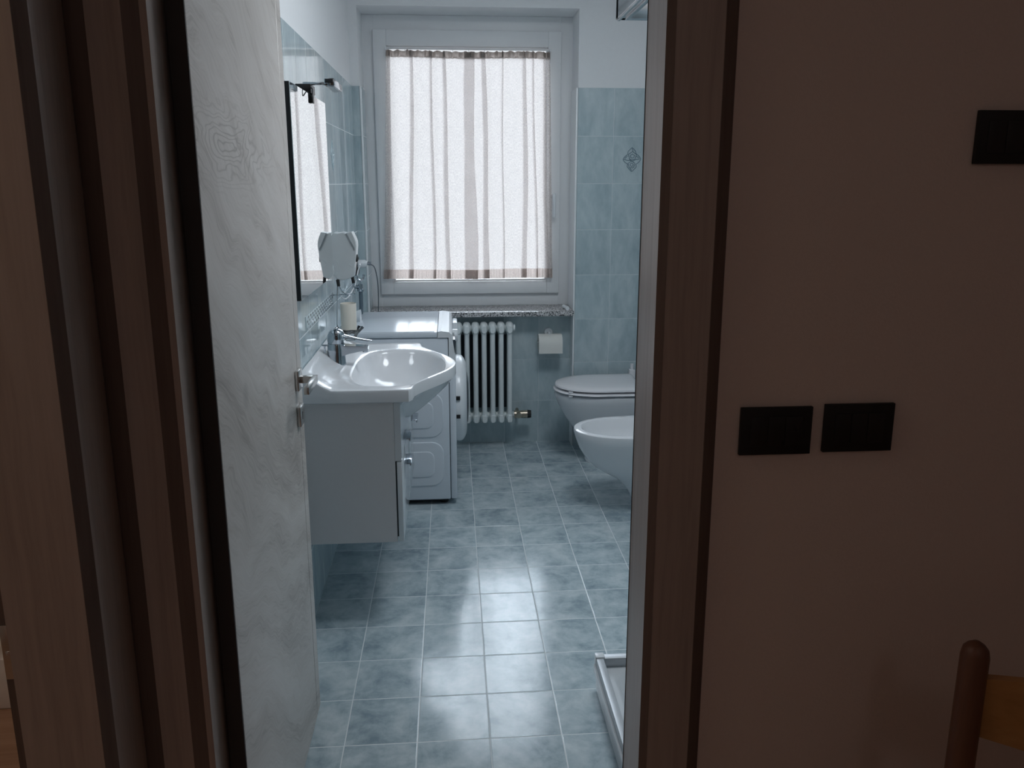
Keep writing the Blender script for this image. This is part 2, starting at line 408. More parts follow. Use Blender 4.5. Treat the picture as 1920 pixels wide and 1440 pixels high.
# window wall: pier strips, lintel, parapet niche
b = MB()
b.box((XL - 0.12, YB + 0.007, 0), (WX0 - 0.004, 1.75, ZC), 0)
b.box((WX1 + 0.004, YB + 0.007, 0), (XR + 0.12, 1.75, ZC), 0)
b.box((WX0 - 0.004, YB + 0.007, WZ1), (WX1 + 0.004, 1.75, ZC), 0)
b.box((WX0 - 0.004, YN + 0.007, 0), (WX1 + 0.004, 1.75, WZ0 - 0.028), 0)
b.box((WX0 - 0.004, YG + 0.001, WZ0 - 0.028), (WX1 + 0.004, 1.75, WZ0), 0)
b.box((XL, YB, 0), (WX0 + 0.004, YB + 0.007, 2.0), 1)
b.box((WX1 - 0.004, YB, 0), (XR, YB + 0.007, 2.0), 1)
b.box((WX0 - 0.004, YB, 0), (WX0 + 0.004, YG - 0.02, 2.0), 1)
b.box((WX1 - 0.004, YB, 0.0), (WX1 + 0.004, YG - 0.02, 2.0), 3)
b.box((WX0 + 0.004, YN, 0), (WX1 - 0.004, YN + 0.007, WZ0 - 0.028), 2)
wb = struct(b, 'wall_back', [M['plaster'], M['tile_xz'], M['tile_niche'], M['bead']], 'window wall with pale blue tiled piers below white plaster', 'wall')
flower(wb, (1.304, YB, 1.628), (1, 0, 0), 0.0495, M['line'], M['petal'], (0, -1, 0))
b = MB()
b.box((WX1 - 0.007, YB - 0.002, 0), (WX1 + 0.003, YB + 0.004, 2.0), 0, 0.002)
struct(b, 'trim_1', M['bead'], 'white plastic corner bead on the right tiled pier edge', 'trim')
b = MB(); b.box((WX0 - 0.003, YB - 0.002, 0), (WX0 + 0.007, YB + 0.004, 2.0), 0, 0.002)
struct(b, 'trim_2', M['bead'], 'white plastic corner bead on the left tiled pier edge', 'trim')
b = MB(); b.box((XR + 0.007, YF, 0), (XR + 0.12, YB + 0.1, ZC), 0); b.box((XR, YF, 0), (XR + 0.007, YB, 2.0), 1)
struct(b, 'wall_right', [M['plaster'], M['tile_yz']], 'right bathroom wall behind the toilet and shower', 'wall')

# door wall with opening
DX0, DX1, DZ = -0.165, 0.695, 2.16
b = MB()
for y0, y1, mi in ((YH, YF - 0.007, 0),):
    b.box((-0.265, y0, 0), (DX0, y1, ZC), mi); b.box((DX1, y0, 0), (2.9, y1, ZC), mi); b.box((DX0, y0, DZ), (DX1, y1, ZC), mi)
b.box((XL, YF - 0.007, 0), (DX0, YF, 2.0), 1); b.box((DX1, YF - 0.007, 0), (XR, YF, 2.0), 1)
struct(b, 'wall_front', [M['hall_plaster'], M['tile_xz']], 'cream plaster hall wall around the bathroom doorway', 'wall')
# hall left wall with the side room doorway
b = MB()
b.box((-0.405, YH, 0), (-0.265, YF, ZC)); b.box((-0.405, -1.945, 0), (-0.265, YH, ZC))
b.box((-0.405, -5.2, 0), (-0.265, -2.86, ZC)); b.box((-0.405, -2.86, 2.16), (-0.265, -1.945, ZC))
struct(b, 'wall_hall_left', M['hall_plaster'], 'hall wall at left holding the side room doorway', 'wall')
b = MB(); b.box((-2.3, -5.3, 0), (2.9, -5.2, ZC))
struct(b, 'wall_hall_rear', M['hall_plaster'], 'far end wall of the dark hall', 'wall')
b = MB(); b.box((2.8, -5.2, 0), (2.9, YH, ZC))
struct(b, 'wall_hall_right', M['hall_plaster'], 'right end wall of the dark hall', 'wall')
b = MB(); b.box((-2.3, -5.2, 0), (-2.2, -0.6, ZC)); b.box((-2.2, -0.95, 0), (-0.49, -0.85, ZC)); b.box((-0.49, YF, 0), (-0.405, -0.85, ZC))
struct(b, 'wall_side_room', M['ceil'], 'pale wall of the side room beyond the left doorway', 'wall')
b = MB(); b.box((-2.2, -0.965, 0), (-0.49, -0.95, 0.16), 0, 0.004)
struct(b, 'baseboard_side_room', M['baseboard'], 'white baseboard in the side room at lower left', 'baseboard')

# ------------------------------------------------------------------ bathroom doorway frame
def prism(b, prof, z0, z1, mi=0, smooth=False):
    b.loft([[(x, y, z0) for x, y in prof], [(x, y, z1) for x, y in prof]], mi, smooth=smooth)
YC = YH - 0.016
b = MB()
# right side: casing with bevelled outer and inner edges
prism(b, [(0.655, YC + 0.006), (0.668, YC - 0.002), (0.746, YC - 0.002), (0.771, YH - 0.001), (0.771, YH), (0.655, YH)], 0, 2.2)
prism(b, [(0.655, YH), (0.695, YH), (0.695, YF + 0.005), (0.655, YF + 0.005)], 0, 2.16)
fr = struct(b, 'trim_3', M['frame'], 'right hand brown oak casing and jamb of the bathroom doorway', 'door frame')
b = MB(); b.box((0.654, YF + 0.005, 0), (0.657, YF + 0.0065, 2.12))
b.obj('door_seal', M['rubber'], fr)
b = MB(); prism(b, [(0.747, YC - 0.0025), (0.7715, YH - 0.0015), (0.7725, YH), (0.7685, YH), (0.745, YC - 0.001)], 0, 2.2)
b.obj('casing_edge', M['frameshade'], fr)
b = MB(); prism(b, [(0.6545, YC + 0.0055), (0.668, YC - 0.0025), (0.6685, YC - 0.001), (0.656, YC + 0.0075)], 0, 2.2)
b.obj('inner_edge', M['frameshade'], fr)
b = MB()
prism(b, [(-0.133, YC + 0.006), (-0.163, YC - 0.002), (-0.216, YC - 0.002), (-0.248, YC + 0.008), (-0.248, YH), (-0.133, YH)], 0, 2.2)
prism(b, [(-0.128, YH - 0.012), (-0.165, YH - 0.012), (-0.165, YF + 0.012), (-0.128, YF + 0.012)], 0, 2.16)
fl = struct(b, 'trim_4', M['frame'], 'left hand brown oak casing and jamb of the bathroom doorway', 'door frame')
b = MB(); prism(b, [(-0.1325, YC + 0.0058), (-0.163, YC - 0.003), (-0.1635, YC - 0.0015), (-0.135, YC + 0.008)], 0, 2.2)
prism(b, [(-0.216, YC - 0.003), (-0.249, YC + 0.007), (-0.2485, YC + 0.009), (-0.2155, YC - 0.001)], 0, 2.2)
b.obj('casing_edge', M['frameshade'], fl)
b = MB(); b.box((-0.248, YC, 2.12), (0.771, YH, 2.21), 0, 0.004); b.box((-0.165, YH, 2.12), (0.695, YF + 0.012, 2.16))
struct(b, 'trim_5', M['frame'], 'brown oak head casing over the bathroom doorway', 'door frame')
# side doorway frame at left
b = MB()
b.box((-0.265, -1.945, 0), (-0.248, YC + 0.006, 2.2), 0, 0.003)                     # casing facing right
prism(b, [(-0.262, -1.962), (-0.385, -1.962), (-0.385, -1.945), (-0.262, -1.945)], 0, 2.16)
side = struct(b, 'trim_6', M['frame'], 'warm brown oak jamb and casing of the side room doorway at left', 'door frame')
b = MB(); prism(b, [(-0.248, -1.9455), (-0.262, -1.9625), (-0.265, -1.961), (-0.252, -1.944)], 0, 2.2)
prism(b, [(-0.3855, -1.944), (-0.405, -1.944), (-0.405, -1.947), (-0.3855, -1.947)], 0, 2.16)
b.obj('rebate', M['frameshade'], side)
b = MB(); b.box((-0.404, -1.9495, 0.735), (-0.387, -1.9470, 0.83), 0, 0.001); b.box((-0.399, -1.9502, 0.765), (-0.391, -1.9490, 0.785), 0, 0.0005)
b.obj('strike_plate', M['satin'], side)

# ------------------------------------------------------------------ door leaf
LX0, LX1, LY0, LY1 = -0.122, -0.092, -1.78, -1.018
b = MB(); b.box((LX0, LY0 + 0.004, 0.006), (LX1, LY1 - 0.055, 2.11), 0, 0.0015, 1)
dr = struct(b, 'door_1', M['leaf'], 'grey oak bathroom door standing open against the left', 'door', (LX1, LY0, 0))
b = MB(); b.box((LX0, LY1 - 0.053, 0.006), (LX1, LY1, 2.11), 0, 0.002, 1)
b.obj('edge_stile', M['leaf'], dr)
b = MB(); b.box((LX0 + 0.001, LY0, 0.006), (LX1 - 0.0003, LY0 + 0.004, 2.11)); b.box((LX0 + 0.002, LY1 - 0.0545, 0.01), (LX1 - 0.002, LY1 - 0.0525, 2.1))
b.obj('hinge_edge', M['hinge_edge'], dr)
b = MB(); b.box((LX0 + 0.008, LY0 - 0.006, 0.24), (LX0 + 0.024, LY0, 0.34), 0, 0.003)
b.obj('hinge', M['black'], dr)
HY, HZ = -1.083, 1.008
b = MB(); b.box((LX1, HY - 0.026, HZ - 0.026), (LX1 + 0.010, HY + 0.026, HZ + 0.026), 0, 0.001)
hd = b.obj('door_handle', M['satin'], dr)
b = MB(); b.box((LX1 + 0.010, HY - 0.009, HZ - 0.009), (LX1 + 0.052, HY + 0.009, HZ + 0.009), 0, 0.001)
b.box((LX1 + 0.040, HY - 0.125, HZ - 0.0095), (LX1 + 0.053, HY + 0.009, HZ + 0.0095), 0, 0.001)
b.obj('lever', M['satin'], hd)
b = MB(); KZ = 0.912; b.box((LX1, HY - 0.026, KZ - 0.026), (LX1 + 0.010, HY + 0.026, KZ + 0.026), 0, 0.001)
ks = b.obj('lock_plate', M['satin'], dr)
b = MB(); b.lathe([(0.004, 0), (0.004, 0.0006)], (LX1 + 0.010, HY, KZ + 0.005), 'x', 12); b.box((LX1 + 0.010, HY - 0.002, KZ - 0.012), (LX1 + 0.0106, HY + 0.002, KZ + 0.004))
b.obj('keyhole', M['black'], ks)

# ------------------------------------------------------------------ window
def frame_ring(b, x0, x1, z0, z1, w, y0, y1, bev=0.004, wb=None, wt=None):
    wb = wb or w; wt = wt or w
    b.box((x0, y0, z0), (x0 + w, y1, z1), 0, bev); b.box((x1 - w, y0, z0), (x1, y1, z1), 0, bev)
    b.box((x0 + w - 0.002, y0, z0), (x1 - w + 0.002, y1, z0 + wb), 0, bev); b.box((x0 + w - 0.002, y0, z1 - wt), (x1 - w + 0.002, y1, z1), 0, bev)
win = thing('window_1', 'white plastic framed window in a tiled recess over the radiator', 'window', (0.425, YG, WZ0), kind='structure')
b = MB(); frame_ring(b, WX0 - 0.012, WX1 + 0.012, WZ0, WZ1, 0.075, YG, YG + 0.075, 0.004, 0.075, 0.095)
b.obj('window_frame', M['pvc'], win)
SX0, SX1, SZ0, SZ1, YS = -0.093, 0.939, 0.872, 2.316, 1.494
b = MB(); frame_ring(b, SX0, SX1, SZ0, SZ1, 0.074, YS, YS + 0.07, 0.006, 0.074, 0.085)
sash = b.obj('sash', M['pvc'], win)
b = MB(); b.box((SX0 + 0.07, YS + 0.035, SZ0 + 0.07), (SX1 - 0.07, YS + 0.039, SZ1 - 0.08))
b.obj('glass_pane', M['glass'], sash)
b = MB(); g0 = (SX0 + 0.074, SX1 - 0.074, SZ0 + 0.074, SZ1 - 0.085)
frame_ring(b, g0[0], g0[1], g0[2], g0[3], 0.010, YS + 0.018, YS + 0.034, 0.002)
b.obj('glazing_bead', M['pvc'], sash)
b = MB()
HX = 0.900
b.box((HX - 0.014, YS - 0.010, 1.375), (HX + 0.014, YS, 1.445), 0, 0.004)
b.tube(bez([(HX, YS - 0.008, 1.432), (HX, YS - 0.035, 1.436), (HX, YS - 0.045, 1.420), (HX, YS - 0.044, 1.36), (HX + 0.001, YS - 0.038, 1.312)], 6), 0.0105, 10)
b.obj('window_handle', M['whplast'], sash)
b = MB(); b.box((WX0 + 0.004, 1.268, WZ0 - 0.028), (WX1 - 0.004, YG, WZ0), 0, 0.0025)
b.obj('window_sill', M['granite'], win)

# curtain on its rod
cur = thing('sheer_curtain', 'cream sheer gathered curtain hung on the window sash', 'curtain', (0.42, 1.455, 2.19))
FOLDS = [(0.022, 0.018, 0.004), (0.150, 0.020, 0.012), (0.268, 0.014, 0.030), (0.345, 0.022, 0.034), (0.498, 0.062, 0.014), (0.588, 0.026, 0.020), (0.705, 0.006, 0.0), (0.842, 0.024, -0.010), (0.893, 0.010, 0.012), (0.958, 0.016, 0.006), (0.985, 0.010, 0.004)]
def section(z):
    """plan of the cloth at height z: flat stretches joined by Z folds"""
    s_ = max(0.0, (z - 0.967) / (2.205 - 0.967))
    xl = -0.075 + 0.055 * s_ ** 0.8; xr = 0.897 - 0.025 * s_
    Wd = xr - xl; y0 = 1.458; pts = [(xl, y0 + 0.006, 0)]
    last = 0.0
    for c, w_, dr_ in FOLDS:
        c2 = c + dr_ * (1 - s_) + 0.004 * math.sin(5 * z + 30 * c); w2 = w_ * (0.9 + 0.35 * (1 - s_) + 0.1 * math.sin(7 * z + 11 * c))
        span = c2 - w2 / 2 - last; n = max(1, int(span / 0.035))
        for k in range(1, n + 1):
            u = last + span * k / (n + 1); pts.append((xl + Wd * u, y0 + 0.004 * math.sin(40 * u + 2 * z), 0))
        pts += [(xl + Wd * (c2 + w2 / 2), y0 - 0.006, 0), (xl + Wd * (c2 + w2 * 0.1), y0 + 0.000, 0), (xl + Wd * (c2 - w2 / 2), y0 + 0.009, 0), (xl + Wd * (c2 + w2 * 0.2), y0 + 0.013, 0)]
        last = c2 + w2 / 2
    pts.append((xr, y0 + 0.005, 0))
    return [(p.x, p.y) for p in bez(pts, 5)]
def sheet(z0, z1, nz, extra=None):
    b = MB(); vs = []
    for i in range(nz + 1):
        z = z0 + (z1 - z0) * i / nz; row = section(max(z, 0.967))
        row = resample(row, NCOL)
        for j, (x, y) in enumerate(row):
            u = j / (NCOL - 1); z_ = z
            if extra: x, y, z_ = extra(u, x, y, z)
            vs.append((x, y, z_ + 0.003 * math.sin(9 * u + 0.6)))
    fs = [[i * NCOL + j, i * NCOL + j + 1, (i + 1) * NCOL + j + 1, (i + 1) * NCOL + j] for i in range(nz) for j in range(NCOL - 1)]
    b.add(vs, fs, 0, True); return b
def resample(row, n):
    d = [0.0]
    for (x0, y0), (x1, y1) in zip(row, row[1:]): d.append(d[-1] + math.hypot(x1 - x0, y1 - y0))
    out = []; k = 0
    for i in range(n):
        t = d[-1] * i / (n - 1)
        while k < len(d) - 2 and d[k + 1] < t: k += 1
        f_ = (t - d[k]) / max(1e-9, d[k + 1] - d[k]); f_ = min(1, max(0, f_))
        out.append((row[k][0] + (row[k + 1][0] - row[k][0]) * f_, row[k][1] + (row[k + 1][1] - row[k][1]) * f_))
    return out
NCOL = 520
sheet(1.018, 2.172, 30).obj('panel', M['curtain'], cur)
sheet(0.966, 1.018, 5, lambda u, x, y, z: (x, y + 0.002 * math.sin(2 * PI * 95 * u), z)).obj('hem', M['hem'], cur)
sheet(2.166, 2.201, 10, lambda u, x, y, z: (x + 0.003 * math.sin(2 * PI * 31 * u), 1.463 + 0.007 * math.sin(2 * PI * 48 * u + 2 * math.sin(19 * u)) + 0.012 * math.sin(PI * (z - 2.168) / 0.038) * math.sin(2 * PI * 24 * u), z + 0.003 * math.sin(2 * PI * 29 * u) * (1 if z > 2.19 else 0))).obj('heading', M['heading'], cur)
for k in range(11):
    b = MB(); xh = -0.005 + 0.0862 * k; b.tube([(xh, 1.466, 2.196), (xh, 1.474, 2.206), (xh, 1.478, 2.2182), (xh, 1.4815, 2.214)], 0.0012, 6); b.obj('curtain_hook', M['whplast'], cur)
b = MB(); b.tube([(-0.022, 1.478, 2.2135), (0.874, 1.478, 2.2135)], 0.0032, 10); b.box((-0.026, 1.474, 2.207), (-0.018, YS, 2.220), 0, 0.001); b.box((0.870, 1.474, 2.207), (0.878, YS, 2.220), 0, 0.001)
tag(b.obj('curtain_rod', M['whplast'], None, (0.42, 1.478, 2.2135)), 'thin white rod carrying the curtain across the sash top', 'curtain rod')

# small white tube on the sill
b = MB(); b.tube([(0.962, 1.296, 0.8115), (0.952, 1.372, 0.8115)], 0.011, 14); b.tube([(0.9622, 1.2945, 0.8115), (0.9616, 1.299, 0.8115)], 0.0118, 14)
tag(b.obj('plastic_tube', M['whplast'], None, (0.957, 1.33, WZ0)), 'small white plastic tube lying on the right end of the windowsill', 'tube')

# ------------------------------------------------------------------ radiator
rd = thing('radiator', 'white tubular column radiator under the windowsill', 'radiator', (0.47, 1.29, 0.15))
RY = (1.245, 1.285, 1.325)
for k in range(8):
    x = 0.632 - k * 0.0478
    b = MB()
    for y in RY: b.tube([(x, y, 0.19), (x, y, 0.71)], 0.0135, 12)
    for z, sg in ((0.7065, 1), (0.190, -1)):
        pr = []
        for t in range(9):
            a = PI * t / 8
            pr.append((0.0235 * (0.55 + 0.45 * math.sin(a)), 1.222 + 0.126 * t / 8))
        rings = []
        for r_, y in pr:
            sq = lambda v: math.copysign(abs(v) ** 0.72, v)
            rings.append([(x + r_ * 1.0 * sq(math.cos(2 * PI * j / 20)), y, z + r_ * 1.5 * sq(math.sin(2 * PI * j / 20))) for j in range(20)])
        b.loft(rings)
    b.obj('radiator_column', M['rad'], rd)
for z in (0.705, 0.199):
    b = MB(); b.tube([(0.28, 1.285, z), (0.660, 1.285, z)], 0.016, 14)
    if z > 0.5: b.tube([(0.655, 1.285, z), (0.664, 1.285, z)], 0.020, 14)
    b.obj('manifold', M['rad'], rd)
b = MB(); b.box((0.285, 1.352, 0.225), (0.652, 1.357, 0.655))  # sheet added so the gaps between the columns look shaded
b.obj('gap_shade_panel', M['gap_shade'], rd, label='added dark panel for the shade between the radiator columns')
b = MB(); b.tube([(0.660, 1.285, 0.199), (0.672, 1.285, 0.199)], 0.024, 12); b.tube([(0.672, 1.285, 0.199), (0.698, 1.285, 0.199)], 0.020, 12)
b.tube([(0.684, 1.285, 0.199), (0.684, 1.386, 0.199)], 0.010, 10); b.lathe([(0.017, 0), (0.017, 0.02), (0.013, 0.024)], (0.684, 1.254, 0.199), 'y', 8)
b.tube([(0.695, 1.285, 0.199), (0.735, 1.285, 0.199)], [0.022, 0.0245], 12)
v = b.obj('radiator_valve', M['brass'], rd, label='brass valve with a black cap')
b = MB(); b.tube([(0.735, 1.285, 0.199), (0.757, 1.285, 0.199)], [0.0245, 0.022], 14)
b.obj('valve_cap', M['rubber'], v)

# paper holder and roll on the niche wall
b = MB()
b.lathe([(0.026, YN), (0.026, YN - 0.010), (0.022, YN - 0.016)], (0.866, 0, 0.662), 'y', 24)
b.tube(bez([(0.866, YN - 0.012, 0.662), (0.866, YN - 0.05, 0.664), (0.866, YN - 0.072, 0.655)], 5), 0.008, 10)
b.tube(bez([(0.866, YN - 0.072, 0.655), (0.83, YN - 0.064, 0.63), (0.800, YN - 0.062, 0.611), (0.803, YN - 0.062, 0.610)], 5), 0.004, 8)
b.tube([(0.797, YN - 0.062, 0.611), (0.938, YN - 0.062, 0.611)], 0.006, 10)
tag(b.obj('toilet_paper_holder', M['whplast'], None, (0.866, YN, 0.662)), 'white round backed paper holder on the wall right of the radiator', 'holder')
b = MB()
ro, ri = 0.052, 0.019
b.lathe([(ri, 0.801), (ro, 0.801), (ro + 0.001, 0.81), (ro + 0.001, 0.926), (ro, 0.935), (ri, 0.935), (ri, 0.801)], (0, YN - 0.062, 0.608), 'x', 40, cap0=False, cap1=False)
arc = [(YN - 0.062 - 0.0535 * math.cos(a), 0.608 + 0.0535 * math.sin(a)) for a in [0.9 - 0.15 * i for i in range(7)]] + [(YN - 0.1165, 0.585), (YN - 0.1165, 0.556)]
pv = [(x, y, z) for x in (0.801, 0.935) for y, z in arc]; na = len(arc)
b.add(pv + [(x, y + 0.0012, z) for x, y, z in pv], [[i, i + 1, na + i + 1, na + i] for i in range(na - 1)] + [[2 * na + i, 3 * na + i, 3 * na + i + 1, 2 * na + i + 1] for i in range(na - 1)], 0, True)
tag(b.obj('toilet_roll', M['paper'], None, (0.868, YN - 0.062, 0.608)), 'off white paper roll hanging on the niche wall beside the radiator', 'toilet roll')

# ------------------------------------------------------------------ sanitary ware
def dsec(xt, w, xb, z, yc, n=40, p=2.2, lx=None):
    """D outline: rounded tip at xt, straight sides to back xb"""
    L = lx or 0.30; pts = []
    L = min(L, xb - xt - 0.01)
    for i in range(n + 1):
        a = PI / 2 + PI * i / n
        c_, s_ = math.cos(a), math.sin(a)
        pts.append((xt + L + L * math.copysign(abs(c_) ** (2 / p), c_), yc + w * math.copysign(abs(s_) ** (2 / p), s_), z))
    ln = 6
    for i in range(1, ln + 1): pts.append((xt + L + (xb - xt - L) * i / ln, yc - w, z))
    for i in range(1, 6): pts.append((xb, yc - w + 2 * w * i / 6, z))
    for i in range(ln, 0, -1): pts.append((xt + L + (xb - xt - L) * i / ln, yc + w, z))
    return pts
TY = 1.03
tl = thing('toilet', 'white ceramic toilet with closed lid next to the tiled pier', 'toilet', (1.2, TY, 0))
b = MB()
prof = [(0.0, 1.035, 0.115), (0.012, 1.03, 0.118), (0.06, 1.035, 0.112), (0.12, 1.025, 0.112), (0.17, 0.985, 0.125), (0.22, 0.945, 0.140), (0.27, 0.912, 0.155), (0.32, 0.885, 0.167), (0.36, 0.868, 0.176), (0.385, 0.859, 0.180), (0.396, 0.861, 0.179), (0.400, 0.868, 0.174)]
b.loft([dsec(x, w, XR, z, TY) for z, x, w in prof])
b.obj('bowl', M['ceramic'], tl)
b = MB()
b.loft([dsec(x, w, 1.33, z, TY, lx=0.26) for z, x, w in [(0.408, 0.874, 0.170), (0.410, 0.860, 0.182), (0.415, 0.854, 0.187), (0.420, 0.858, 0.184), (0.423, 0.868, 0.176)]])
seat = b.obj('seat', M['lidplast'], tl)
b = MB()
b.loft([dsec(x, w, xb, z, TY, lx=lx) for z, x, w, xb, lx in [(0.431, 0.882, 0.166, 1.308, 0.25), (0.4325, 0.868, 0.180, 1.318, 0.25), (0.436, 0.862, 0.185, 1.32, 0.25), (0.444, 0.866, 0.182, 1.318, 0.25), (0.450, 0.884, 0.168, 1.31, 0.24), (0.4535, 0.925, 0.135, 1.29, 0.22), (0.4545, 1.0, 0.08, 1.26, 0.18)]])
b.obj('lid', M['lidplast'], tl)
for dx, dy in ((0.93, -0.13), (0.93, 0.13), (1.2, -0.15), (1.2, 0.15)):
    for z in (0.3995, 0.4225):
        b = MB(); b.box((dx - 0.012, TY + dy - 0.006, z), (dx + 0.012, TY + dy + 0.006, z + 0.009), 0, 0.002)
        b.obj('seat_buffer', M['lidplast'], tl)
b = MB(); b.tube([(1.325, TY - 0.1, 0.418), (1.325, TY + 0.1, 0.418)], 0.012, 12); b.box((1.318, TY - 0.09, 0.398), (1.335, TY - 0.06, 0.418), 0, 0.003); b.box((1.318, TY + 0.06, 0.398), (1.335, TY + 0.09, 0.418), 0, 0.003)
b.obj('hinge', M['chrome'], tl)
b = MB(); b.box((1.318, 1.243, 0.0), (1.352, 1.279, 0.46), 0, 0.004); b.tube([(1.335, 1.261, 0.46), (1.335, 1.261, 0.492)], 0.010, 12)
tag(b.obj('toilet_brush', M['lidplast'], None, (1.335, 1.261, 0)), 'narrow white upright standing behind the toilet at the pier', 'brush')

BY = 0.385
bd = thing('bidet', 'white ceramic open bidet in front of the toilet', 'bidet', (1.2, BY, 0))
b = MB()
prof = [(0.0, 1.150, 0.100), (0.012, 1.147, 0.102), (0.05, 1.146, 0.098), (0.085, 1.128, 0.100), (0.117, 1.103, 0.106), (0.145, 1.070, 0.114), (0.172, 1.025, 0.124), (0.207, 0.967, 0.138), (0.25, 0.925, 0.151), (0.30, 0.894, 0.165), (0.35, 0.876, 0.176), (0.38, 0.869, 0.180), (0.390, 0.871, 0.179), (0.394, 0.877, 0.174)]
rings = [dsec(x, w, XR, z, BY) for z, x, w in prof]
inn = [(0.393, 0.902, 0.150, 1.300, 0.24), (0.384, 0.911, 0.143, 1.292, 0.24), (0.35, 0.926, 0.130, 1.275, 0.22), (0.31, 0.955, 0.110, 1.25, 0.2), (0.285, 1.0, 0.08, 1.20, 0.15), (0.28, 1.05, 0.04, 1.15, 0.06)]
rings += [dsec(x, w, xb, z, BY, lx=lx) for z, x, w, xb, lx in inn]
b.loft(rings); b.obj('basin', M['ceramic'], bd)
b = MB(); b.lathe([(0.024, 0.394), (0.022, 0.45), (0.018, 0.456)], (1.36, BY, 0), 'z', 18); b.tube([(1.35, BY, 0.43), (1.28, BY, 0.445), (1.235, BY, 0.435)], 0.012, 10); b.box((1.25, BY - 0.008, 0.457), (1.37, BY + 0.008, 0.466), 0, 0.003)
b.obj('mixer_tap', M['chrome'], bd)
b = MB(); b.lathe([(0.022, 0.281), (0.022, 0.284), (0.016, 0.2855)], (1.1, BY, 0), 'z', 18); b.obj('drain', M['chrome'], bd)

# ------------------------------------------------------------------ shower
TX0, TY0, TY1 = 0.722, YF, -1.0
ty = thing('shower_tray', 'white low shower tray at lower right beside the door jamb', 'shower tray', (1.07, -1.36, 0))
def rrect(x0, x1, y0, y1, r, z, n=6):
    pts = []
    for cx_, cy__, a0 in ((x1 - r, y1 - r, 0), (x0 + r, y1 - r, PI / 2), (x0 + r, y0 + r, PI), (x1 - r, y0 + r, 3 * PI / 2)):
        for i in range(n + 1):
            a = a0 + PI / 2 * i / n; pts.append((cx_ + r * math.cos(a), cy__ + r * math.sin(a), z))
    return pts
b = MB()
ring = lambda d, z, r: rrect(TX0 + d, XR - d * 0, TY0 + 0.0, TY1 - d, r, z)
b.loft([ring(0.010, 0.0, 0.012), ring(0.006, 0.02, 0.012), ring(0.006, 0.055, 0.012), ring(0.000, 0.066, 0.012), ring(0.0, 0.088, 0.012), ring(0.004, 0.0925, 0.012),
        rrect(TX0 + 0.045, XR - 0.05, TY0 + 0.05, TY1 - 0.045, 0.05, 0.0925), rrect(TX0 + 0.055, XR - 0.06, TY0 + 0.06, TY1 - 0.055, 0.06, 0.085),
        rrect(TX0 + 0.085, XR - 0.09, TY0 + 0.09, TY1 - 0.085, 0.08, 0.045), rrect(TX0 + 0.13, XR - 0.13, TY0 + 0.13, TY1 - 0.13, 0.09, 0.038), rrect(1.05, 1.09, -1.38, -1.34, 0.018, 0.034)])
b.obj('basin', M['acrylic'], ty)
b = MB(); b.lathe([(0.045, 0.034), (0.045, 0.039), (0.03, 0.042)], (1.07, -1.36, 0), 'z', 24); b.obj('drain', M['chrome'], ty)
en = thing('shower_enclosure', 'chrome railed corner shower enclosure over the white tray', 'shower', (1.07, -1.36, 0.0935))
b = MB()
b.box((0.726, YF + 0.002, 0.0928), (0.748, -1.03, 0.122), 0, 0.002); b.box((0.75, -1.032, 0.0928), (XR, -1.008, 0.122), 0, 0.002)
b.obj('bottom_rail', M['satinrail'], en)
b = MB(); b.box((0.7245, -1.030, 0.0928), (0.752, -1.004, 0.126), 0, 0.003)
b.obj('corner_cap', M['whplast'], en)
b = MB()
b.box((0.738, YF + 0.002, 1.908), (0.768, -1.02, 1.965), 0, 0.002); b.box((0.738, -1.045, 1.908), (XR, -1.015, 1.965), 0, 0.002)
b.box((0.739, YF + 0.002, 1.9035), (0.746, -1.03, 1.908), 0, 0.001); b.box((0.756, YF + 0.002, 1.9035), (0.766, -1.045, 1.908), 0, 0.001)
b.obj('top_rail', M['alu'], en)
b = MB(); b.box((0.7405, YF + 0.002, 0.122), (0.7455, -1.42, 1.905)); b.box((0.7575, YF + 0.004, 0.124), (0.7625, -1.47, 1.905)); b.box((1.12, -1.022, 0.122), (XR - 0.002, -1.017, 1.908)); b.box((1.16, -1.039, 0.124), (XR - 0.004, -1.034, 1.908))
b.obj('glass_panel', M['showerglass'], en)

# ------------------------------------------------------------------ washbasin unit
vc = thing('vanity_cabinet', 'wall hung white vanity cabinet under the washbasin', 'cabinet', (-0.03, -0.19, 0.3))
VY0, VY1, VZ0, VZ1, VX = -0.572, 0.192, 0.302, 0.80, 0.137
b = MB()
b.box((XL, VY0, VZ0), (VX - 0.022, VY0 + 0.018, VZ1), 0, 0.001, 1); b.box((XL, VY1 - 0.018, VZ0), (VX - 0.022, VY1, VZ1), 0, 0.001, 1)
b.box((XL, VY0 + 0.018, VZ0), (VX - 0.022, VY1 - 0.018, VZ0 + 0.018)); b.box((XL, VY0 + 0.018, VZ0 + 0.018), (XL + 0.006, VY1 - 0.018, VZ1))
b.obj('carcass', M['lamin'], vc)
ZM = 0.592
b = MB(); b.box((VX - 0.0225, VY0 + 0.002, VZ0 + 0.02), (VX - 0.0165, VY1 - 0.002, ZM - 0.002)); b.obj('shadow_gap', M['dark'], vc)
def handle(parent, y, z):
    b = MB()
    b.box((VX, y - 0.053, z - 0.004), (VX + 0.024, y + 0.053, z), 0, 0.0012)
    b.box((VX + 0.019, y - 0.053, z - 0.011), (VX + 0.024, y + 0.053, z - 0.001), 0, 0.0012)
    b.obj('handle', M['chrome'], parent)
ZM = 0.592; YM = -0.19
b = MB()                      # drawer front, cut out under the bowl
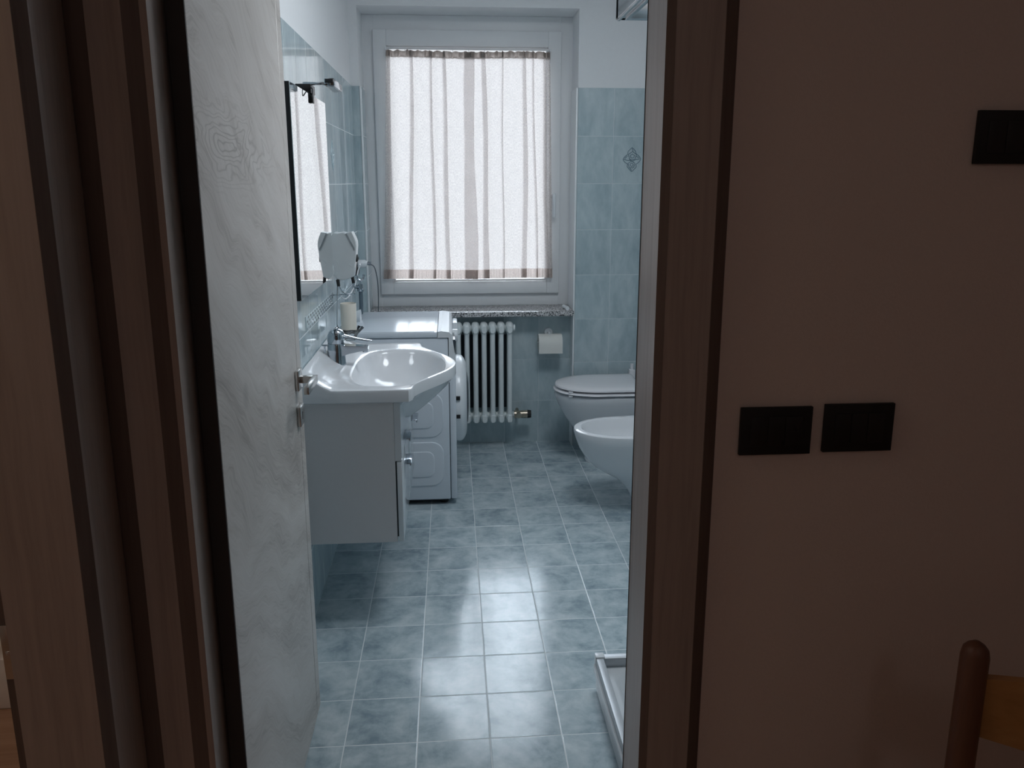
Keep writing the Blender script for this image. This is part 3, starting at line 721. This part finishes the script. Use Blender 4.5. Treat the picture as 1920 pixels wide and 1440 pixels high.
yz = [(VY0, ZM + 0.002), (VY1, ZM + 0.002), (VY1, VZ1 - 0.003), (0.078, VZ1 - 0.003), (0.062, 0.783), (0.036, 0.760), (-0.015, 0.738), (-0.10, 0.716), (-0.20, 0.708),
      (-0.31, 0.716), (-0.405, 0.738), (-0.458, 0.760), (-0.490, 0.783), (-0.508, VZ1 - 0.003), (VY0, VZ1 - 0.003)]
b.loft([[(x, y, z) for y, z in yz] for x in (VX - 0.0215, VX)], smooth=False)
d = b.obj('drawer', M['lacquer'], vc); handle(d, -0.40, 0.634)
for y0, y1, yh in ((VY0, YM - 0.0015, -0.395), (YM + 0.0015, VY1, 0.13)):
    b = MB(); b.box((VX - 0.017, y0, VZ0 + 0.001), (VX, y1, ZM - 0.001), 0, 0.0015)
    d = b.obj('door', M['lacquer'], vc); handle(d, yh, 0.541)

wbn = thing('washbasin', 'white ceramic washbasin with rounded bowed front', 'sink', (0.0, -0.19, 0.80))
BC = (0.10, -0.21)
NB = 96
def outline_out(a):
    dx, dy = math.cos(a), math.sin(a)
    lo, hi = 0.02, 0.8
    def inside(x, y):
        dd = abs(y + 0.19)
        fx = 0.178 + 0.147 * (max(0.0, 0.5 + 0.5 * math.cos(PI * min(dd, 0.35) / 0.35))) ** 0.72
        fx -= 0.010 * smooth(0.375, 0.395, dd)
        return (XL + 0.001) < x < fx and dd < 0.395
    for _ in range(40):
        m = (lo + hi) / 2
        if inside(BC[0] + dx * m, BC[1] + dy * m): lo = m
        else: hi = m
    return lo
def outline_bowl(a):
    dx, dy = math.cos(a), math.sin(a)
    ax = 0.187 if dx > 0 else 0.150; ay = 0.305 if dy < 0 else 0.285
    p = 2.05 if dx > 0 else 3.0
    return (abs(dx / ax) ** p + abs(dy / ay) ** p) ** (-1 / p)
def ztop(x, y): return 0.845 + 0.055 * smooth(-0.075, -0.185, x) - 0.004 * smooth(0.1, 0.0, x) * 0
angs = []
# add exact corner directions so corners stay crisp
cand = [2 * PI * i / NB for i in range(NB)]
angs = sorted(cand + [math.atan2(y - BC[1], x - BC[0]) % (2 * PI) for x, y in ((XL + 0.001, -0.585), (XL + 0.001, 0.205), (0.167, -0.585), (0.167, 0.205), (0.1775, -0.565), (0.1775, 0.185))])
rings = []
ro = [outline_out(a) for a in angs]; rb = [outline_bowl(a) for a in angs]
def P(i, r): return BC[0] + r * math.cos(angs[i]), BC[1] + r * math.sin(angs[i])
NA = len(angs)
def under(i, k):     # underside: blend outline toward the cabinet, k 0..1
    x, y = P(i, ro[i])
    return x, y
# top ring sequence from underside to bowl centre
def ringf(fn): rings.append([fn(i) for i in range(NA)])
def und(t):
    def fn(i):
        x, y = P(i, ro[i]); bow = max(0.0, x - 0.15)
        # bow belly: moves back to x~0.15 as it goes down
        k = bow / 0.175
        z = 0.803 - t * (0.002 + 0.135 * min(1, k * 1.3) )
        xx = x - bow * (0.05 + 0.95 * t ** 1.5) if bow > 0 else x
        s_ = 1 - 0.06 * t
        return (xx, -0.19 + (y + 0.19) * (1 - 0.02 * t) if k < 0.05 else -0.19 + (y + 0.19) * (1 - 0.25 * t), z)
    return fn
def inset(fn_z, d):
    def fn(i):
        x, y = P(i, max(0.02, ro[i] - d)); return (x, y, fn_z(x, y))
    return fn
ringf(lambda i: (BC[0] - 0.06 + 0.10 * math.cos(angs[i]), -0.19 + 0.2 * math.sin(angs[i]), 0.6665 if math.cos(angs[i]) > 0 else 0.69))
ringf(und(1.0)); ringf(und(0.75)); ringf(und(0.5)); ringf(und(0.25)); ringf(und(0.08))
ringf(inset(lambda x, y: 0.8035, -0.0)); ringf(inset(lambda x, y: ztop(x, y) - 0.008, 0.0)); ringf(inset(lambda x, y: ztop(x, y) - 0.002, 0.002)); ringf(inset(lambda x, y: ztop(x, y), 0.007))
def rimf(t):
    def fn(i):
        r = (ro[i] - 0.007) * (1 - t) + (rb[i] + 0.010) * t; r = min(r, ro[i] - 0.010)
        x, y = P(i, r); return (x, y, ztop(x, y) - 0.003 * t)
    return fn
ringf(rimf(0.25)); ringf(rimf(0.5)); ringf(rimf(0.75)); ringf(rimf(1.0))
def bowlf(s_, z):
    def fn(i):
        r = min(rb[i] * s_, ro[i] - 0.014); x, y = P(i, r); return (x, y, z)
    return fn
for s_, z in ((1.0, 0.838), (0.975, 0.828), (0.94, 0.812), (0.88, 0.790), (0.80, 0.768), (0.68, 0.748), (0.52, 0.735), (0.34, 0.727), (0.16, 0.723), (0.07, 0.721)): ringf(bowlf(s_, z))
b = MB(); b.loft(rings, cap0=True, cap1=True)
b.obj('basin', M['ceramic'], wbn)
b = MB(); b.lathe([(0.031, 0.7225), (0.031, 0.7265), (0.024, 0.729), (0.006, 0.7295)], (BC[0], BC[1], 0), 'z', 24); b.obj('drain', M['chrome'], wbn)

FX, FY = -0.117, -0.195
fc = thing('basin_faucet', 'chrome single lever mixer tap on the washbasin', 'faucet', (FX, FY, 0.846))
b = MB(); b.lathe([(0.035, 0.846), (0.035, 0.851), (0.034, 0.853), (0.033, 0.90), (0.0315, 0.924), (0.030, 0.927)], (FX, FY, 0), 'z', 28)
b.obj('body', M['chrome'], fc)
b = MB()
b.loft([[(FX + 0.018 + t * 0.10, FY + sy * w_, zz) for sy, zz in ((-1, z0), (1, z0), (1, z1), (-1, z1))] for t, w_, z0, z1 in ((0, 0.024, 0.880, 0.921), (0.3, 0.022, 0.889, 0.919), (0.7, 0.019, 0.897, 0.917), (1.0, 0.018, 0.899, 0.915))], smooth=False)
b.lathe([(0.010, 0.892), (0.010, 0.899)], (FX + 0.106, FY, 0), 'z', 16)
b.obj('spout', M['chrome'], fc)
b = MB()
rings = []
for z, r, sx in ((0.928, 0.030, 0.0), (0.938, 0.0315, 0.0), (0.956, 0.0315, 0.001), (0.970, 0.028, 0.004), (0.979, 0.019, 0.007), (0.982, 0.006, 0.008)):
    rings.append([(FX + sx + r * math.cos(2 * PI * j / 28), FY + r * math.sin(2 * PI * j / 28), z - 0.25 * max(0, r * math.cos(2 * PI * j / 28)) * (1 if z > 0.95 else 0)) for j in range(28)])
b.loft(rings)
hl = []
for t, w_, zc, th in ((0.0, 0.022, 0.958, 0.016), (0.2, 0.019, 0.951, 0.012), (0.5, 0.016, 0.943, 0.008), (0.8, 0.0145, 0.937, 0.006), (1.0, 0.0135, 0.934, 0.005)):
    x = FX + 0.015 + 0.118 * t
    hl.append([(x, FY + w_ * math.cos(2 * PI * j / 16), zc + th * math.sin(2 * PI * j / 16) * 0.6) for j in range(16)])
b.loft(hl)
b.obj('lever', M['chrome'], fc)
b = MB(); b.lathe([(0.0035, 0), (0.0035, 0.0006)], (FX + 0.006, FY - 0.0315, 0.958), 'y', 10); b.obj('index_dot', M['dark'], fc)
b = MB(); b.tube([(FX - 0.042, FY, 0.866), (FX - 0.042, FY, 0.916)], 0.0028, 8); b.tube([(FX - 0.052, FY, 0.918), (FX - 0.033, FY, 0.918)], 0.0036, 8)
b.obj('popup_rod', M['chrome'], fc)

# tumbler in a glass dish on the basin's rear corner
DXc, DYc = -0.112, 0.155
b = MB()
w = lambda a, k: 0.06 * math.cos(12 * a) if k in (3, 4, 5, 6) else 0.0
b.lathe([(0.022, 0.870), (0.027, 0.8705), (0.027, 0.878), (0.035, 0.896), (0.055, 0.917), (0.059, 0.921), (0.052, 0.915), (0.033, 0.900), (0.0325, 0.8995)], (DXc, DYc, 0), 'z', 48, wave=w)
tag(b.obj('glass_dish', M['crystal'], None, (DXc, DYc, 0.87)), 'clear scalloped glass dish carrying a cream tumbler behind the tap', 'dish')
b = MB(); b.lathe([(0.029, 0.9005), (0.031, 0.902), (0.0318, 0.96), (0.0325, 1.022), (0.0315, 1.0235), (0.0300, 1.021), (0.0295, 0.96), (0.028, 0.915)], (DXc, DYc, 0), 'z', 36)
tag(b.obj('tumbler', M['wax'], None, (DXc, DYc, 0.9005)), 'cream cylindrical tumbler standing in the clear glass dish', 'cup')

# white electric appliance held in a wire wall stand
AX, AY = -0.122, 0.19
wsd = thing('wire_stand', 'chrome wire stand with black rubber tips holding the white appliance', 'stand', (AX, AY, 0.90))
b = MB()
for pts in ([(-0.150, AY - 0.034, 1.11), (-0.156, AY - 0.005, 1.09), (-0.165, AY + 0.02, 0.99), (-0.168, AY + 0.02, 0.8975)],
            [(-0.148, AY - 0.03, 1.10), (-0.136, AY - 0.02, 1.07), (-0.120, AY + 0.01, 1.055), (-0.112, AY + 0.05, 1.05)],
            [(-0.088, AY - 0.025, 1.118), (-0.086, AY - 0.01, 1.06), (-0.112, AY + 0.05, 1.05), (-0.168, AY + 0.06, 1.045), (-0.1885, AY + 0.06, 1.045)]):
    b.tube(bez(pts, 6), 0.0024, 8)
b.tube([(-0.1895, AY + 0.06, 1.045), (-0.186, AY + 0.06, 1.045)], 0.012, 14)
b.obj('wire', M['chrome'], wsd)
def tip(a, c, r=0.0055):
    b = MB(); b.tube([a, c], r, 10); b.obj('rubber_tip', M['rubber'], wsd)
tip((-0.150, AY - 0.034, 1.120), (-0.147, AY - 0.03, 1.094), 0.0065); tip((-0.090, AY - 0.03, 1.130), (-0.087, AY - 0.025, 1.106), 0.0065)
b = MB(); b.box((-0.0815, AY - 0.012, 1.19), (-0.0685, AY + 0.014, 1.220), 0, 0.003); b.obj('rubber_tip', M['rubber'], wsd)
ap = thing('electric_appliance', 'white tapered plastic electric appliance above the tap by the mirror', 'appliance', (AX, AY, 1.12))
out = [(-0.163, 1.122), (-0.150, 1.117), (-0.128, 1.118), (-0.105, 1.123), (-0.092, 1.126), (-0.084, 1.132), (-0.0775, 1.17), (-0.0705, 1.21), (-0.066, 1.245), (-0.067, 1.262), (-0.071, 1.272), (-0.0785, 1.287), (-0.0855, 1.297), (-0.098, 1.295), (-0.112, 1.2935), (-0.126, 1.297), (-0.140, 1.295), (-0.150, 1.2935), (-0.164, 1.296), (-0.172, 1.292), (-0.181, 1.277), (-0.1855, 1.262), (-0.1855, 1.248), (-0.182, 1.215), (-0.176, 1.175), (-0.168, 1.135)]
out = [(-0.068 + (x + 0.066) * 0.895, 1.118 + (z - 1.118) * 1.085) for x, z in out]
cxm, czm = -0.1215, 1.218
def aring(y, k): return [(cxm + (x - cxm) * k, y, czm + (z - czm) * k) for x, z in out]
b = MB(); b.loft([aring(AY - 0.0345, 0.25), aring(AY - 0.0345, 0.6), aring(AY - 0.0345, 0.945), aring(AY - 0.0344, 0.967), aring(AY - 0.0335, 0.98), aring(AY - 0.028, 0.995), aring(AY - 0.015, 1.0), aring(AY + 0.03, 1.0), aring(AY + 0.045, 0.97)])
b.box((-0.1895, AY + 0.0, 1.19), (-0.13, AY + 0.03, 1.23))
apb = b.obj('housing', M['applplast'], ap)
b = MB()
yq = AY - 0.0355
prf = [(-0.106, 1.310), (-0.0855, 1.3125), (-0.0745, 1.288), (-0.0710, 1.264), (-0.0735, 1.243)]
b.loft([[(x, yq - 0.0035, z) for x, z in prf], [(x, AY - 0.02, z) for x, z in prf]], smooth=False)
b.obj('side_flap', M['applplast'], apb)
for sx in (-0.158, -0.087):
    b = MB(); b.tube([(sx + (0.009 if sx < -0.12 else -0.009) * math.sin(PI * i / 10) * 1.6, AY - 0.0345, 1.172 + 0.028 * i / 10) for i in range(11)], 0.0010, 6)
    b.obj('grip_mark', M['applplast'], apb)

# wall socket, plugs and cables
b = MB(); b.box((XL, 1.095, 1.030), (XL + 0.010, 1.215, 1.118), 0, 0.003)
so = thing('wall_socket', 'black wall socket plate on the left wall beside the window', 'socket', (XL, 1.155, 1.074))
b.obj('cover_plate', M['black'], so)
b = MB(); b.box((XL + 0.010, 1.115, 1.045), (XL + 0.012, 1.195, 1.103), 0, 0.001); b.obj('socket_insert', M['rocker'], so)
pl = thing('power_plug', 'white round plug with white cable in the black socket', 'plug', (-0.16, 1.13, 1.085))
b = MB(); b.tube([(XL + 0.012, 1.13, 1.088), (XL + 0.050, 1.13, 1.088), (XL + 0.060, 1.13, 1.086)], [0.021, 0.0205, 0.014], 18); b.tube([(XL + 0.02, 1.11, 1.088), (XL + 0.025, 1.085, 1.08)], [0.011, 0.008], 10)
b.obj('plug_body', M['whplast'], pl)
b = MB(); b.tube(bez([(XL + 0.025, 1.087, 1.081), (XL + 0.020, 1.03, 1.05), (-0.172, 0.90, 1.00), (-0.175, 0.6, 0.98), (-0.172, 0.36, 1.035), (-0.15, 0.225, 1.125)], 8), 0.0032, 8)
b.obj('cable', M['whplast'], pl)
p2 = thing('power_cable', 'thin grey cable hanging from the plug down to the windowsill', 'cable', (-0.115, 1.14, 1.088))
b = MB(); b.tube([(XL + 0.0605, 1.13, 1.090), (XL + 0.075, 1.13, 1.090)], [0.010, 0.009], 12); b.tube([(XL + 0.075, 1.13, 1.090), (XL + 0.081, 1.13, 1.090)], 0.0105, 12); b.obj('connector', M['chrome'], p2)
b = MB(); b.tube(bez([(XL + 0.078, 1.13, 1.086), (-0.092, 1.14, 1.065), (-0.083, 1.18, 0.99), (-0.086, 1.23, 0.90), (-0.092, 1.258, 0.81), (-0.095, 1.262, 0.775)], 8), 0.003, 8); b.obj('cord', M['cable'], p2)

# water tap and machine hose on the left wall
wt = thing('water_tap', 'small chrome water tap on the left wall above the hose', 'tap', (-0.17, 0.98, 0.99))
b = MB(); b.lathe([(0.022, XL), (0.022, XL + 0.006), (0.010, XL + 0.010), (0.010, XL + 0.045)], (0, 0.98, 0.985), 'x', 18); b.tube([(-0.152, 0.98, 1.0), (-0.152, 0.98, 0.965)], [0.012, 0.014], 14); b.lathe([(0.017, 0.962), (0.017, 0.975), (0.012, 0.978)], (-0.152, 0.98, 0), 'z', 10)
tb = b.obj('body', M['chrome'], wt)
b = MB(); b.tube([(-0.152, 0.98, 1.0), (-0.152, 0.98, 1.016)], 0.006, 10)
b.tube(bez([(-0.152, 0.98, 1.014), (-0.166, 0.975, 1.026), (-0.170, 0.97, 1.044)], 5), [0.006] * 10 + [0.007], 8); b.tube(bez([(-0.152, 0.98, 1.014), (-0.139, 0.985, 1.026), (-0.136, 0.99, 1.046)], 5), [0.006] * 10 + [0.007], 8)
b.obj('handle', M['chrome'], wt)
b = MB(); b.tube(bez([(-0.152, 0.98, 0.9615), (-0.152, 0.98, 0.92), (-0.154, 0.98, 0.86), (-0.172, 0.99, 0.74), (-0.178, 1.02, 0.5)], 8), 0.0105, 12)
tag(b.obj('supply_hose', M['hose'], None, (-0.152, 0.98, 0.92)), 'dark grey hose running down from the chrome water tap', 'hose')
b = MB(); b.lathe([(0.018, XL), (0.020, XL + 0.004), (0.036, XL + 0.050), (0.038, XL + 0.056), (0.030, XL + 0.054), (0.016, XL + 0.02)], (0, 0.78, 0.862), 'x', 24)
tag(b.obj('waste_funnel', M['whplast'], None, (XL, 0.78, 0.862)), 'white round plastic fitting on the left wall behind the washing machine', 'pipe fitting')

# ------------------------------------------------------------------ washing machine
WY0, WY1, WXf = 0.456, 1.052, 0.325
wm = thing('washing_machine', 'white front loading washing machine between the washbasin and the window', 'washing machine', (0.07, 0.75, 0))
b = MB(); b.box((-0.150, WY0 + 0.004, 0.028), (0.293, WY1 - 0.004, 0.812), 0, 0.006)
def rr_face(x0, x1, z0, z1, r, y, n=5):
    return [(p[0], y, p[1]) for p in [(q[0], q[1]) for q in rrect(x0, x1, z0, z1, r, 0, n)]]
for z0, z1 in ((0.098, 0.318), (0.338, 0.558), (0.578, 0.70)):
    for k, (d, r) in enumerate(((0.0, 0.055), (0.045, 0.03))[:2 if z1 < 0.6 else 1]):
        y0 = WY0 + 0.004
        x1 = 0.265 - d; zz0, zz1 = z0 + d, z1 - d
        rings = [rr_face(-0.13 + d, x1, zz0, zz1, r, y0 + 0.002 - k * 0.004), rr_face(-0.13 + d + 0.004, x1 - 0.004, zz0 + 0.004, zz1 - 0.004, r, y0 - 0.004 - k * 0.004), rr_face(-0.13 + d + 0.014, x1 - 0.014, zz0 + 0.014, zz1 - 0.014, max(0.01, r - 0.01), y0 - 0.005 - k * 0.004)]
        b.loft(rings)
b.obj('body', M['enamel'], wm)
b = MB(); b.box((-0.165, WY0, 0.815), (0.244, WY1, 0.842), 0, 0.005); b.box((-0.150, WY0 + 0.006, 0.841), (0.232, WY1 - 0.006, 0.8445), 0, 0.002)
b.obj('top_panel', M['enamel'], wm)
b = MB(); b.box((0.2955, WY0 + 0.004, 0.030), (WXf, WY1 - 0.004, 0.695), 0, 0.006); b.obj('front_panel', M['enamel'], wm)
b = MB()
pf = [(0.246, 0.815), (0.246, 0.843), (0.262, 0.846), (0.298, 0.840), (0.310, 0.828), (0.327, 0.708), (0.325, 0.698), (0.295, 0.698), (0.295, 0.815)]
b.loft([[(x, WY0, z) for x, z in pf], [(x, WY0 - 0.001 + 0.003, z) for x, z in pf], [(x, WY1, z) for x, z in pf]], smooth=False)
cpn = b.obj('control_panel', M['whplast'], wm)
b = MB(); b.box((0.314, WY0 + 0.40, 0.745), (0.338, WY0 + 0.54, 0.815), 0, 0.006); b.obj('detergent_drawer', M['whplast'], cpn)
b = MB(); b.lathe([(0.030, 0.314), (0.030, 0.336), (0.026, 0.340)], (0, WY0 + 0.30, 0.770), 'x', 28); b.obj('program_knob', M['whplast'], cpn)
b = MB(); b.box((0.3135, WY0 + 0.03, 0.735), (0.3255, WY0 + 0.21, 0.80), 0, 0.003); b.obj('display', M['smoke'], cpn)
DC = (0.752, 0.452)
b = MB(); b.lathe([(0.215, WXf - 0.002), (0.216, 0.345), (0.212, 0.356), (0.200, 0.366), (0.178, 0.376), (0.160, 0.378), (0.152, 0.370), (0.150, 0.352)], (0, *DC), 'x', 56, cap0=False, cap1=False)
dw = b.obj('door', M['whplast'], wm)
b = MB(); b.lathe([(0.155, 0.360), (0.148, 0.372), (0.12, 0.384), (0.07, 0.389), (0.02, 0.390)], (0, *DC), 'x', 44); b.obj('porthole_glass', M['smoke'], dw)
b = MB(); b.tube(bez([(0.372, DC[0] + 0.13, DC[1] + 0.09), (0.386, DC[0] + 0.155, DC[1] + 0.06), (0.386, DC[0] + 0.165, DC[1] + 0.02), (0.374, DC[0] + 0.165, DC[1] - 0.02)], 5), 0.009, 8); b.obj('door_handle', M['applplast'], dw)
for z in (0.505, 0.415):
    b = MB(); b.box((0.326, DC[0] - 0.219, z - 0.009), (0.345, DC[0] - 0.205, z + 0.009), 0, 0.001); b.obj('door_hinge', M['black'], dw)
for x in (-0.11, 0.26):
    for y in (WY0 + 0.06, WY1 - 0.06):
        b = MB(); b.lathe([(0.022, 0.0), (0.022, 0.012), (0.012, 0.014), (0.012, 0.030)], (x, y, 0), 'z', 16); b.obj('foot', M['rubber'], wm)
b = MB(); b.box((-0.13, WY0 + 0.02, 0.018), (0.28, WY1 - 0.02, 0.03)); b.obj('base', M['dark'], wm)

# ------------------------------------------------------------------ mirror and lamp
MY0, MY1, MZ0, MZ1, MX = -0.660, 0.020, 1.152, 1.797, -0.146
mr = thing('wall_mirror', 'tall frameless black edged mirror on the left wall above the washbasin', 'mirror', (XL, -0.21, 1.135))
b = MB(); b.box((XL, MY0, MZ0), (MX - 0.002, MY1, MZ1)); b.obj('backing', M['black'], mr)
b = MB(); b.box((MX - 0.0019, MY0 + 0.001, MZ0 + 0.001), (MX, MY1 - 0.001, MZ1 - 0.001)); b.obj('mirror_glass', M['mirror'], mr)
ml = thing('mirror_lamp', 'slim chrome lamp reaching out over the wall mirror', 'lamp', (-0.17, -0.29, 1.81))
LZ = 1.836
b = MB(); b.box((XL + 0.001, -0.335, 1.798), (-0.139, -0.245, 1.826), 0, 0.002); b.box((-0.1455, -0.305, 1.768), (-0.138, -0.275, 1.805), 0, 0.002)
b.obj('bracket', M['black'], ml)
b = MB(); b.box((-0.170, -0.300, 1.8265), (-0.075, -0.280, 1.836), 0, 0.002); b.obj('arm', M['chrome'], ml)
b = MB(); b.box((-0.086, -0.395, LZ - 0.022), (-0.054, -0.195, LZ + 0.002), 0, 0.003); hd2 = b.obj('lamp_head', M['chrome'], ml)
b = MB(); b.box((-0.083, -0.3965, LZ - 0.014), (-0.057, -0.3945, LZ - 0.001), 0, 0.0005); b.obj('end_cap', M['black'], hd2)
b = MB(); b.box((-0.082, -0.385, LZ - 0.0235), (-0.058, -0.205, LZ - 0.0215), 0, 0.0005); b.obj('diffuser', M['whplast'], hd2)
b = MB(); b.tube(bez([(-0.140, -0.335, 1.815), (-0.130, -0.352, 1.806), (-0.132, -0.365, 1.785), (-0.144, -0.372, 1.797)], 6), 0.0018, 6); b.obj('cable', M['black'], ml)

# ------------------------------------------------------------------ switches on the hall wall
def plate(x0, x1, z0, z1, n, label, mods=3):
    t = thing('light_switch', label, 'switch', ((x0 + x1) / 2, YH, (z0 + z1) / 2), 'black switch plates on the hall wall')
    b = MB(); b.box((x0, YH - 0.009, z0), (x1, YH - 0.001, z1), 0, 0.0012)
    b.obj('cover_plate', M['plate'], t)
    wdt = (x1 - x0 - 0.036) / mods
    for k in range(mods):
        b = MB(); b.box((x0 + 0.018 + k * wdt + 0.0004, YH - 0.0105, z0 + 0.017), (x0 + 0.018 + (k + 1) * wdt - 0.0004, YH - 0.0088, z1 - 0.017), 0, 0.0006)
        b.obj('rocker', M['rocker'], t)
plate(0.814, 0.9425, 1.0395, 1.126, 0, 'black switch plate nearest to the bathroom door casing')
plate(0.965, 1.0915, 1.0415, 1.129, 1, 'black switch plate right of another one on the hall wall')
plate(1.183, 1.345, 1.539, 1.625, 2, 'black switch plate set high at the right edge of the hall wall', 4)

# ------------------------------------------------------------------ chair in the dark hall
ch = thing('wooden_chair', 'dark wooden chair with rounded post and honey coloured back slat', 'chair', (1.33, -2.22, 0))
rz = math.radians(-38)
def cp3(u, v, z):   # chair space: u along the back, v towards the seat front
    return (1.105 + u * math.cos(rz) - v * -math.sin(rz) * 1.0, -2.10 + u * math.sin(rz) - v * math.cos(rz), z)
CW = 0.40
for u in (0.0, CW):
    b = MB(); r = 0.0205
    pts = [cp3(u, 0.0, 0.0), cp3(u, 0.02, 0.25), cp3(u, 0.03, 0.42), cp3(u, 0.012, 0.65), cp3(u, -0.002, 0.800), cp3(u, -0.003, 0.812), cp3(u, -0.0035, 0.819), cp3(u, -0.004, 0.824)]
    b.tube(pts, [0.017, 0.019, r, r, r, r * 0.88, r * 0.6, r * 0.2], 18); b.obj('back_post', M['chairpost'], ch)
    b = MB(); b.tube([cp3(u + (0.015 if u == 0 else -0.015), 0.40, 0.0), cp3(u, 0.38, 0.45)], [0.016, 0.02], 16); b.obj('front_leg', M['chairpost'], ch)
def slat(z0, z1, bulge=0.0):
    b = MB(); rings = []
    for i in range(15):
        t = i / 14; u = 0.012 + (CW - 0.024) * t; v = 0.0 - 0.035 * math.sin(PI * t) + 0.0
        zt = z1 + 0.012 * math.sin(PI * t); zb = z0 - bulge * math.sin(PI * t)
        rings.append([cp3(u, v - 0.008, zb), cp3(u, v + 0.008, zb), cp3(u, v + 0.009, (zt + zb) / 2), cp3(u, v + 0.008, zt), cp3(u, v - 0.008, zt), cp3(u, v - 0.009, (zt + zb) / 2)])
    b.loft(rings); b.obj('back_slat', M['chairslat'], ch)
slat(0.672, 0.770, 0.02); slat(0.54, 0.59)
b = MB()
b.loft([[cp3(0.01, 0.01, z), cp3(CW - 0.01, 0.01, z), cp3(CW - 0.005, 0.39, z), cp3(0.005, 0.39, z)] for z in (0.425, 0.455)], smooth=False); b.obj('seat', M['straw'], ch)
b = MB()
for z in (0.14, 0.26):
    b.tube([cp3(0, 0.02, z), cp3(0.012, 0.39, z)], 0.010, 10); b.tube([cp3(CW, 0.02, z), cp3(CW - 0.012, 0.39, z)], 0.010, 10)
b.tube([cp3(0.01, 0.39, 0.2), cp3(CW - 0.01, 0.39, 0.2)], 0.010, 10); b.tube([cp3(0, 0.015, 0.2), cp3(CW, 0.015, 0.2)], 0.010, 10)
b.obj('stretcher', M['chairpost'], ch)

# ------------------------------------------------------------------ light
wd = bpy.data.worlds.new('sky'); S.world = wd; wd.use_nodes = True
nt = wd.node_tree; nt.nodes.clear()
o = nt.nodes.new('ShaderNodeOutputWorld'); bg = nt.nodes.new('ShaderNodeBackground'); nt.links.new(bg.outputs[0], o.inputs[0])
tc = nt.nodes.new('ShaderNodeTexCoord'); sx = nt.nodes.new('ShaderNodeSeparateXYZ'); nt.links.new(tc.outputs['Generated'], sx.inputs[0])
rp = nt.nodes.new('ShaderNodeValToRGB'); mr_ = nt.nodes.new('ShaderNodeMapRange'); mr_.inputs[1].default_value = -1; mr_.inputs[2].default_value = 1
nt.links.new(sx.outputs[2], mr_.inputs[0]); nt.links.new(mr_.outputs[0], rp.inputs[0])
e = rp.color_ramp.elements
SKY = [(0.0, (0.05, 0.05, 0.05)), (0.46, (0.0345, 0.0343, 0.0355)), (0.59, (0.0355, 0.0353, 0.037)), (0.64, (0.30, 0.33, 0.37)), (0.72, (0.80, 0.88, 1.0)), (1.0, (0.88, 0.94, 1.0))]
while len(e) < len(SKY): e.new(0.5)
for el, (p, c) in zip(e, SKY): el.position = p; el.color = (*c, 1)
nt.links.new(rp.outputs[0], bg.inputs[0]); bg.inputs[1].default_value = 25.0
def area(name, loc, rot, sx_, sy__, power, col, portal=False):
    l = bpy.data.lights.new(name, 'AREA'); l.shape = 'RECTANGLE'; l.size = sx_; l.size_y = sy__; l.energy = power; l.color = col
    ob = bpy.data.objects.new(name, l); COL.objects.link(ob); ob.location = loc; ob.rotation_euler = rot
    if portal: l.cycles.is_portal = True
    return ob
area('window_portal', (0.424, 1.60, 1.59), (-PI / 2, 0, 0), 1.1, 1.55, 1, (1, 1, 1), True)
def lamp(name, loc, power, col, r):
    l = bpy.data.lights.new(name, 'POINT'); l.energy = power; l.color = col; l.shadow_soft_size = r
    ob = bpy.data.objects.new(name, l); COL.objects.link(ob); ob.location = loc; return ob
def fixture(name, label, x, y, k=1.0):
    t = thing(name, label, 'lamp', (x, y, ZC), 'added ceiling lamps for fill light')
    b = MB(); b.lathe([(0.20 * k, ZC - 0.001), (0.20 * k, ZC - 0.02), (0.19 * k, ZC - 0.025)], (x, y, 0), 'z', 36); b.obj('base', M['whplast'], t)
    b = MB(); b.lathe([(0.18 * k, ZC - 0.026), (0.17 * k, ZC - 0.045), (0.12 * k, ZC - 0.062), (0.02, ZC - 0.068)], (x, y, 0), 'z', 36); b.obj('lamp_shade', M['lidplast'], t)
fixture('added_ceiling_lamp', 'added unseen round ceiling lamp to fill the bathroom', 0.86, -0.55, 1.8)  # unseen fixture added with the light that brightens the bathroom
l = bpy.data.lights.new('bathroom_fill_light', 'AREA'); l.shape = 'DISK'; l.size = 0.66; l.energy = 16.5; l.color = (0.88, 0.94, 1.0)  # added fill light under the bathroom fixture
ob = bpy.data.objects.new('bathroom_fill_light', l); COL.objects.link(ob); ob.location = (0.86, -0.55, ZC - 0.075)
fixture('added_ceiling_lamp', 'added unseen round ceiling lamp to fill the hall', 0.9, -4.3)  # unseen fixture added above the hall fill
lamp('hall_fill_light', (0.9, -4.3, 2.45), 2.0, (1.0, 0.91, 0.87), 0.15)  # added soft fill for the dim hall
lamp('side_room_fill_light', (-1.2, -2.2, 2.4), 6.5, (1.0, 0.80, 0.62), 0.15)  # added warm fill for the side room and its jamb

S.view_settings.view_transform = 'Standard'; S.view_settings.look = 'None'
S.view_settings.exposure = 0.0; S.view_settings.gamma = 1.0; S.view_settings.use_curve_mapping = False
c = S.cycles; c.use_denoising = True; c.max_bounces = 14; c.diffuse_bounces = 8; c.glossy_bounces = 6; c.transparent_max_bounces = 16; c.transmission_bounces = 8
c.caustics_reflective = False; c.caustics_refractive = False; c.sample_clamp_indirect = 8.0
